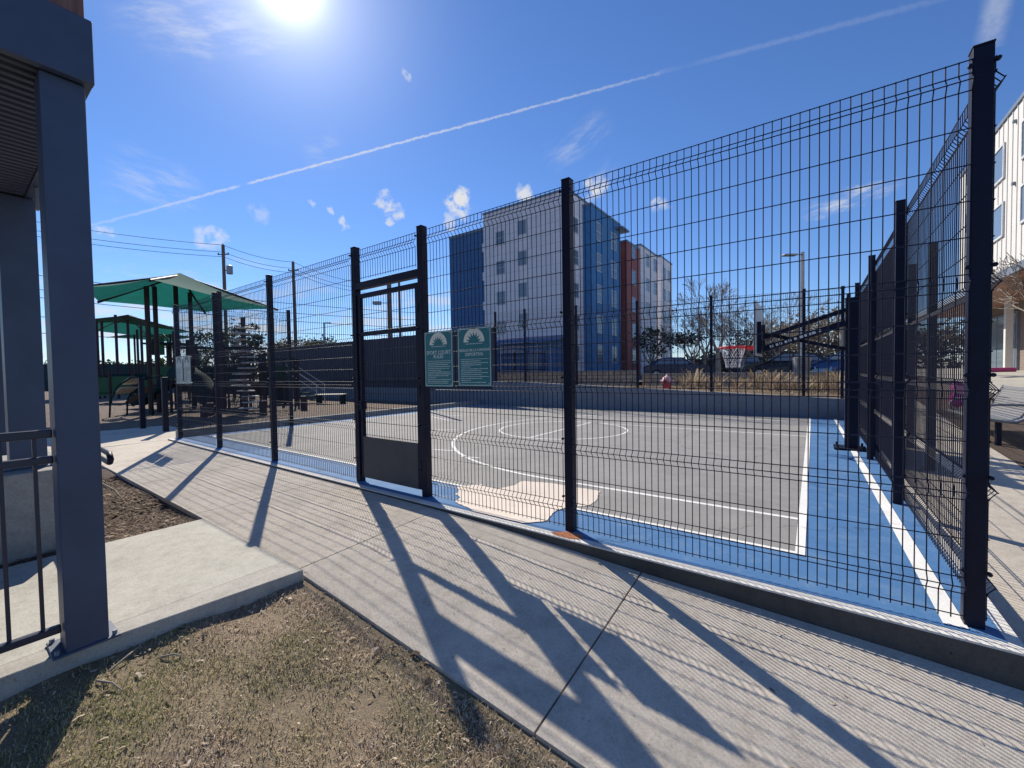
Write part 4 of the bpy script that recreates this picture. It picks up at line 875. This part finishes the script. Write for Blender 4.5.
# dome climber, overhead ladder, net frame, spring rider, balance posts
cd=at(222,378,23.); dm=thing('dome_climber','tall arched dome climber of dark bars behind the near fence post','climber',(cd[0],cd[1],-.02))
for k in range(6):
    a=k*math.pi/6; ca,sa=math.cos(a),math.sin(a)
    MB().tube([(cd[0]+1.5*ca*math.cos(t),cd[1]+1.5*sa*math.cos(t),2.9*math.sin(t)) for t in np.linspace(0,math.pi,15)],.028,6).build('arch_bar',PDARK,dm,smooth=True)
for zz,rr in ((.9,1.42),(1.8,1.18),(2.5,.76)): MB().tube([(cd[0]+rr*math.cos(t),cd[1]+rr*math.sin(t),zz) for t in np.linspace(0,2*math.pi,21)],.022,6).build('ring_bar',PDARK,dm,smooth=True)
cl=at(268,378,19.); T7=rot(cl,YAW+.3); ol=thing('overhead_ladder','dark overhead ladder with rungs beside the stair tower','climber',(cl[0],cl[1],-.02))
for x in (-1.1,1.1):
    for y in (0,.8): MB().tube([T7(x,y,-.02),T7(x,y,2.25)],.05,8).build('post',PBROWN,ol)
for y in (0,.8): MB().bar(T7(-1.1,y,2.22),T7(1.1,y,2.22),.05).build('side_rail',PDARK,ol)
for k in range(8): MB().tube([T7(-.98+.28*k,0,2.22),T7(-.98+.28*k,.8,2.22)],.018,6).build('rung',STEEL,ol)
cn=at(232,378,17.5); T8=rot(cn,YAW-.2); nc=thing('net_climber','sloped dark rope net climber with a frame near the pod climber','climber',(cn[0],cn[1],-.02))
for x in (-.9,.9): MB().tube([T8(x,-.6,-.02),T8(x,.6,2.1),T8(x,.7,-.02)],.045,8).build('frame',PBROWN,nc)
mb=MB()
for k in range(7): x=-.9+.3*k; mb.tube([T8(x,-.6,0),T8(x,.6,2.1)],.014,5)
for k in range(8): t=k/7; mb.tube([T8(-.9,-.6+1.2*t,2.1*t),T8(.9,-.6+1.2*t,2.1*t)],.014,5)
mb.build('net',PDARK,nc)
for i,(px,D,lb) in enumerate(((203,15.2,'low brown stepping post nearest the fence corner'),(209,15.8,'second low brown stepping post behind the fence corner'),(262,15.5,'low brown stepping post right of the pod climber'),(303,17.5,'low brown stepping post in front of the stair tower'))):
    p=at(px,378,D); tag(MB().lathe((p[0],p[1],-.05),[(.13,0),(.13,.42+.06*i),(.11,.44+.06*i)],12).build('stepping_post',PBROWN,loc=(p[0],p[1],-.05)),lb,'stepping post')
c9=at(183,378,26.); T9=rot(c9,YAW); tw=thing('playset','tall dark green play tower with a slatted roof behind the pale signs','playset',(c9[0],c9[1],-.02))
for x in (-.9,.9):
    for y in (0,1.6): MB().tube([T9(x,y,-.02),T9(x,y,3.5)],.07,8).build('post',PBROWN,tw)
MB().prism([T9(-.9,0,1.4),T9(.9,0,1.4),T9(.9,1.6,1.4),T9(-.9,1.6,1.4)],(0,0,.1)).build('deck',PDARK,tw)
panel(T9,-.85,.85,0,1.5,2.3,PDARK,tw); panel(T9,-.85,-.1,1.55,1.5,3.2,PGREEN,tw)
for k in range(6): MB().prism([T9(-1.1,-.2+.36*k,3.3),T9(1.1,-.2+.36*k,3.3),T9(1.1,.08+.36*k,3.3),T9(-1.1,.08+.36*k,3.3)],(0,0,.06)).build('roof_slat',PDARK,tw)
for y in (.2,.6): MB().tube([T9(.9,y,1.9),T9(3.2,y,1.9)],.03,6).build('handrail',PDARK,tw)
MB().prism([T9(.9,.1,1.4),T9(3.2,.1,1.4),T9(3.2,.8,1.4),T9(.9,.8,1.4)],(0,0,.08)).build('bridge',PBROWN,tw)
for x in (3.2,4.4):
    for y in (0,1.0): MB().tube([T9(x,y,-.02),T9(x,y,2.9)],.07,8).build('post',PBROWN,tw)
panel(T9,3.3,4.3,.0,1.3,2.1,PGREEN,tw); panel(T9,3.2,4.4,-.02,2.5,2.9,PDARK,tw)
# low slide at 150-165
c6=at(160,378,17.5); T6=rot(c6,YAW); sl=thing('slide','small dark slide running down to the left between the bollards','slide',(c6[0],c6[1],-.02))
MB().prism([T6(-1.3,-.2,.28),T6(-.9,-.2,.3),T6(.6,-.2,1.15),T6(.6,.3,1.15),T6(-.9,.3,.3),T6(-1.3,.3,.28)],(0,0,.05)).build('bed',PDARK,sl)
for y in (-.25,.3): MB().bar(T6(-1.0,y,.32),T6(.6,y,1.3),.05,.16).build('side',PDARK,sl)
for y in (-.2,.25): MB().tube([T6(.6,y,-.02),T6(.6,y,1.35)],.05,8).build('post',PBROWN,sl)
# bin between the columns
p=at(7,378,13.5); bi=thing('litter_bin','dark navy litter bin at the far left between the pavilion columns','bin',(p[0],p[1],-.03))
MB().lathe((p[0],p[1],-.03),[(.28,0),(.33,.05),(.34,.85),(.36,.88)],20).build('body',RED_CAB,bi); MB().lathe((p[0],p[1],.85),[(.37,0),(.37,.05),(.2,.22),(.05,.24)],20).build('lid',RED_CAB,bi)
# low dark boundary wall/hedge far left
p0=at(-60,378,48); p1=at(165,378,60); mb=MB(); mb.bar((p0[0],p0[1],1.3),(p1[0],p1[1],1.3),.3,4.2); tag(mb.build('boundary_wall',mat('dark_teal_wall',(.02,.045,.055),.8),loc=tuple((p0+p1)/2)),'long dark boundary wall at the far side of the playground','wall')

# ------------------------------------------------------------------ utility poles and wires
def upole(px,py,D,r,label,xf=False,arm=True):
    p=at(px,py,D); t=thing('utility_pole',label,'utility pole',(p[0],p[1],-.3))
    MB().tube([(p[0],p[1],-.3),(p[0],p[1],p[2])],[r*1.25,r],10).build('pole',POLEW,t)
    if arm:
        MB().bar((p[0]-.5,p[1]-.35,p[2]-1.0),(p[0]+.5,p[1]+.35,p[2]-1.0),.09).build('crossarm',POLEW,t)
        for s in (-1,0,1): MB().lathe((p[0]+s*.45,p[1]+s*.31,p[2]-.95 if s else p[2]),[(.05,0),(.07,.08),(.03,.16)],8).build('insulator',XFMR,t)
    if xf:
        q=np.array(p)+RT*.62; MB().lathe((q[0],q[1],p[2]-3.1),[(.28,0),(.3,.05),(.3,.85),(.1,.95)],14).build('transformer',XFMR,t)
        MB().bar((p[0],p[1],p[2]-2.7),(q[0],q[1],p[2]-2.7),.1).build('bracket',POLEW,t)
    return p
u1=upole(223,245,45,.16,'tall utility pole with a grey transformer behind the large canopy',True)
u2=upole(293,262,50,.16,'tall bare utility pole right of the transformer pole')
u3=upole(389,284,40,.21,'thick wooden pole seen through the top of the gate',False,False); u4=upole(399,281,44,.12,'thin pole beside the thick one, seen through the gate',False,False)
p=at(377,303,40); q=at(389,303,40); fl=thing('floodlight','small floodlight on a bracket of the thick pole seen through the gate','floodlight',tuple(q))
MB().bar(q,p,.06).build('bracket',GREYMET,fl); MB().obox(p,RT*.38,FW*.2,(0,0,.16)).build('lamp_head',XFMR,fl,bevel=.03)
p=at(324,377,48); sl2=at(324,323,48); s3=at(331,323,48)
lp2=thing('street_lamp','small distant street lamp above the board fence','street lamp',(p[0],p[1],-.3)); MB().tube([(p[0],p[1],-.3),sl2],.09,8).build('pole',GREYMET,lp2); MB().bar(sl2,s3,.12).build('arm',GREYMET,lp2)
p=at(234,377,58); pk2=at(317,318,56)
def wire(a,b,sag,lb,r=.022):
    a=np.array(a);b=np.array(b); pts=[a+(b-a)*t+np.array([0,0,-sag*4*t*(1-t)]) for t in np.linspace(0,1,17)]
    tag(MB().tube(pts,r,4).build('power_line',WIRE,loc=tuple(a)),lb,'power line','power lines between the utility poles')
e0=at(-60,200,32); dirw=(u2-u1)
for k,dz in enumerate((0,-.75,-1.25)):
    z=np.array([0,0,dz]); wire(at(-60,[203,213,219][k],38),u1+z,.5,['topmost cable running left from the transformer pole','middle cable running left from the transformer pole','lower cable running left from the transformer pole'][k])
    wire(u1+z,u2+z,.35,['topmost cable between the two utility poles','middle cable between the two utility poles','lower cable between the two utility poles'][k]); wire(u2+z,u2+dirw*1.3+z+np.array([0,0,-.5]),.4,['topmost cable running right from the second pole','middle cable running right from the second pole','lower cable running right from the second pole'][k])
for k,(y0,y1) in enumerate(((272,303),(288,310),(296,318),(318,326),(336,336))):
    wire(at(-60,y0-10,40),at(420,y1+10,62),.6,['highest of the low cables passing behind the canopies','second of the low cables passing behind the canopies','third of the low cables passing behind the canopies','fourth of the low cables, near the middle canopy','lowest of the cables above the left horizon'][k],.03)

# ------------------------------------------------------------------ camera
cam=bpy.data.cameras.new('camera'); co_=bpy.data.objects.new('camera',cam); COL.objects.link(co_)
cam.sensor_width=36; cam.lens=FPX/1024*36; cam.clip_start=.05; cam.clip_end=5000
co_.matrix_world=Matrix(((RT[0],UP[0],-FW[0],CAM[0]),(RT[1],UP[1],-FW[1],CAM[1]),(RT[2],UP[2],-FW[2],CAM[2]),(0,0,0,1)))
scene.camera=co_
# ------------------------------------------------------------------ sun and sky
sd=ray(287,-20); sd/=np.linalg.norm(sd); EL=math.asin(sd[2]); AZ=math.atan2(sd[0],sd[1])
sun=bpy.data.lights.new('sun','SUN'); so=bpy.data.objects.new('sun',sun); COL.objects.link(so)
sun.energy=5.0; sun.angle=R_(.42); sun.color=(1,.915,.78); so.rotation_euler=Vector(sd).to_track_quat('Z','Y').to_euler()
w=bpy.data.worlds.new('World'); scene.world=w; w.use_nodes=True; nt=w.node_tree; bg=nt.nodes['Background']
sky=nt.nodes.new('ShaderNodeTexSky'); sky.sky_type='NISHITA'; sky.sun_disc=False; sky.sun_elevation=EL; sky.sun_rotation=AZ
sky.altitude=150; sky.air_density=1.0; sky.dust_density=0.05; sky.ozone_density=4.0
tc=nt.nodes.new('ShaderNodeTexCoord'); V=tc.outputs['Generated']
def vm(op,a,b=None):
    n=nt.nodes.new('ShaderNodeVectorMath'); n.operation=op
    for i,x in enumerate((a,b)):
        if x is None: continue
        if hasattr(x,'is_linked'): L(nt,x,n.inputs[i])
        else: n.inputs[i].default_value=tuple(float(q) for q in x)
    return n.outputs['Value'] if op in('DOT_PRODUCT','LENGTH') else n.outputs['Vector']
def mt(op,a,b=None,c=None,clamp=False):
    n=nt.nodes.new('ShaderNodeMath'); n.operation=op; n.use_clamp=clamp
    for i,x in enumerate((a,b,c)):
        if x is None: continue
        if hasattr(x,'is_linked'): L(nt,x,n.inputs[i])
        else: n.inputs[i].default_value=float(x)
    return n.outputs[0]
def mr(x,a,b,c=0,d=1,smooth=True):
    n=nt.nodes.new('ShaderNodeMapRange'); n.interpolation_type='SMOOTHSTEP' if smooth else 'LINEAR'
    L(nt,x,n.inputs[0]); 
    for i,v in enumerate((a,b,c,d)): n.inputs[i+1].default_value=float(v)
    return n.outputs[0]
def wn(scale,detail=5,vec=None,rough=.6):
    n=nt.nodes.new('ShaderNodeTexNoise'); n.inputs['Scale'].default_value=scale; n.inputs['Detail'].default_value=detail; n.inputs['Roughness'].default_value=rough
    L(nt,vec if vec is not None else V,n.inputs['Vector']); return n
N1=wn(22,6); warp=vm('ADD',V,vm('SCALE',vm('SUBTRACT',N1.outputs['Color'],(.5,.5,.5))))
warp.node.inputs[1].links[0].from_node.inputs['Scale'].default_value=.06
nv=lambda x,y:(lambda d:d/np.linalg.norm(d))(ray(x,y))
acc=None
def addc(x):
    global acc
    acc = x if acc is None else mt('ADD',acc,x)
# compact puffs
puff=wn(48,7); pf=mr(puff.outputs['Fac'],.40,.62)
for px,py,r,s in ((458,205,13,1),(461,196,8,.8),(450,222,8,.6),(525,193,9,.9),(384,203,9,.8),(397,210,8,.8),(386,219,6,.7),(345,223,5,.8),(330,212,4,.6),(312,206,4,.5),(208,236,13,.6),(222,232,6,.5),(107,232,9,.55),(661,207,9,.7),(405,70,5,.5),(260,214,10,.35),(598,186,12,.75)):
    d=nv(px,py); dp=vm('DOT_PRODUCT',vm('NORMALIZE',warp),d); n_=np.linalg.norm(ray(px,py)); a=r*.62/FPX/n_
    addc(mt('MULTIPLY',mt('MULTIPLY',mr(dp,math.cos(a*1.7),math.cos(a*.3)),mr(puff.outputs['Fac'],.33,.55)),s))
# wispy cirrus: stretched along a tangent
def wisp(px,py,qx,qy,wid,s,fr=14):
    a=nv(px,py); b=nv(qx,qy); n=np.cross(a,b); n/=np.linalg.norm(n); m_=a+b; m_/=np.linalg.norm(m_); tg=np.cross(n,m_)
    la=math.acos(float(a@b))/2
    dn=mt('ABSOLUTE',vm('DOT_PRODUCT',warp,n)); dt=mt('ABSOLUTE',vm('DOT_PRODUCT',V,tg))
    front=mr(vm('DOT_PRODUCT',V,m_),.5,.7)
    cx=nt.nodes.new('ShaderNodeCombineXYZ'); L(nt,mt('MULTIPLY',vm('DOT_PRODUCT',V,n),4.),cx.inputs[0]); L(nt,vm('DOT_PRODUCT',V,tg),cx.inputs[1])
    st=mr(wn(fr,5,cx.outputs[0],.65).outputs['Fac'],.38,.72)
    f=mt('MULTIPLY',mr(dn,wid/FPX,0),mr(dt,math.sin(la)*1.15,math.sin(la)*.3)); addc(mt('MULTIPLY',mt('MULTIPLY',f,st),mt('MULTIPLY',front,s)))
wisp(100,165,205,200,26,.36); wisp(105,25,300,42,20,.32); wisp(95,5,260,12,18,.32); wisp(545,165,612,118,16,.3); wisp(300,150,345,150,20,.22); wisp(800,215,905,182,7,.75,20); wisp(580,210,615,165,12,.5); wisp(840,190,900,183,5,.5,20)
# contrails: great circles
def contrail(px,py,qx,qy,wid,prof):
    a=nv(px,py); b=nv(qx,qy); n=np.cross(a,b); n/=np.linalg.norm(n); e=b-a*(a@b); e/=np.linalg.norm(e); tot=math.acos(float(a@b))
    ww=vm('ADD',V,vm('SCALE',vm('SUBTRACT',wn(90,3).outputs['Color'],(.5,.5,.5)))); ww.node.inputs[1].links[0].from_node.inputs['Scale'].default_value=.006
    dn=mt('ABSOLUTE',vm('DOT_PRODUCT',ww,n)); ang=mt('ARCTAN2',vm('DOT_PRODUCT',V,e),vm('DOT_PRODUCT',V,a)); t=mt('DIVIDE',ang,tot)
    r=nt.nodes.new('ShaderNodeValToRGB'); L(nt,t,r.inputs['Fac']); el=r.color_ramp.elements
    while len(el)<len(prof): el.new(.5)
    for i,(p_,v_) in enumerate(prof): el[i].position=p_; el[i].color=(v_,v_,v_,1)
    lump=mr(wn(120,2).outputs['Fac'],.25,.6,.65,1.)
    inr=mt('MULTIPLY',mt('GREATER_THAN',t,0.),mt('LESS_THAN',t,1.))
    addc(mt('MULTIPLY',mt('MULTIPLY',mr(dn,wid/FPX,wid*.15/FPX),mt('MULTIPLY',r.outputs['Color'],lump)),inr))
contrail(90,226,660,73,1.35,[(0,.2),(.12,.42),(.2,.55),(.212,.55),(.222,.03),(.230,.03),(.240,.62),(.5,.66),(.85,.4),(.97,.22),(1,.1)])
contrail(655,74,960,-6,2.4,[(0,.1),(.12,.02),(.3,.1),(.8,.09),(1,.05)])
contrail(988,50,1004,-30,8,[(0,.12),(.3,.3),(.7,.32),(1,.25)])
# low bright cloud bank towards the left horizon
sep=nt.nodes.new('ShaderNodeSeparateXYZ'); L(nt,V,sep.inputs[0]); zc=sep.outputs['Z']
st2=nt.nodes.new('ShaderNodeMapping'); st2.inputs['Scale'].default_value=(1,1,4.5); L(nt,V,st2.inputs['Vector'])
bank=mt('MULTIPLY',mr(wn(7,7,st2.outputs[0],.62).outputs['Fac'],.44,.66),mr(zc,.27,.10)); dl=vm('DOT_PRODUCT',V,nv(230,330)); addc(mt('MULTIPLY',mt('MULTIPLY',bank,mr(dl,.62,.95)),.85))
cl=mt('MINIMUM',acc,1.)
# sun aureole (scattering round the sun in the air)
ds=vm('DOT_PRODUCT',V,sd); dsc=mt('MAXIMUM',ds,0.)
glow=mt('ADD',mt('MULTIPLY',mt('POWER',dsc,1200),14.),mt('ADD',mt('MULTIPLY',mt('POWER',dsc,300),4.0),mt('ADD',mt('MULTIPLY',mt('POWER',dsc,70),3.3),mt('MULTIPLY',mt('POWER',dsc,16),.12))))
SKYK=.075
hs=nt.nodes.new('ShaderNodeHueSaturation'); hs.inputs['Saturation'].default_value=1.05; tn=mix(nt,1.0,sky.outputs[0],(1.06,1.2,1.5),'MULTIPLY'); L(nt,tn,hs.inputs['Color'])
def col(c): n=nt.nodes.new('ShaderNodeRGB'); n.outputs[0].default_value=(*c,1); return n.outputs[0]
m1=nt.nodes.new('ShaderNodeMix'); m1.data_type='RGBA'; L(nt,cl,m1.inputs[0]); L(nt,hs.outputs[0],m1.inputs[6]); m1.inputs[7].default_value=(8.2,8.4,8.8,1)
gl=nt.nodes.new('ShaderNodeMix'); gl.data_type='RGBA'; gl.blend_type='ADD'; gl.inputs[0].default_value=1; gl.clamp_result=False
gc=vm('SCALE',(1.0,.97,.92)); L(nt,glow,gc.node.inputs['Scale'])
L(nt,m1.outputs[2],gl.inputs[6]); L(nt,gc,gl.inputs[7]); L(nt,gl.outputs[2],bg.inputs['Color']); bg.inputs['Strength'].default_value=SKYK
# ------------------------------------------------------------------ view
vs=scene.view_settings; vs.view_transform='Standard'; vs.look='None'; vs.gamma=1; vs.exposure=.28; vs.use_curve_mapping=False
scene.cycles.max_bounces=6; scene.cycles.transparent_max_bounces=8
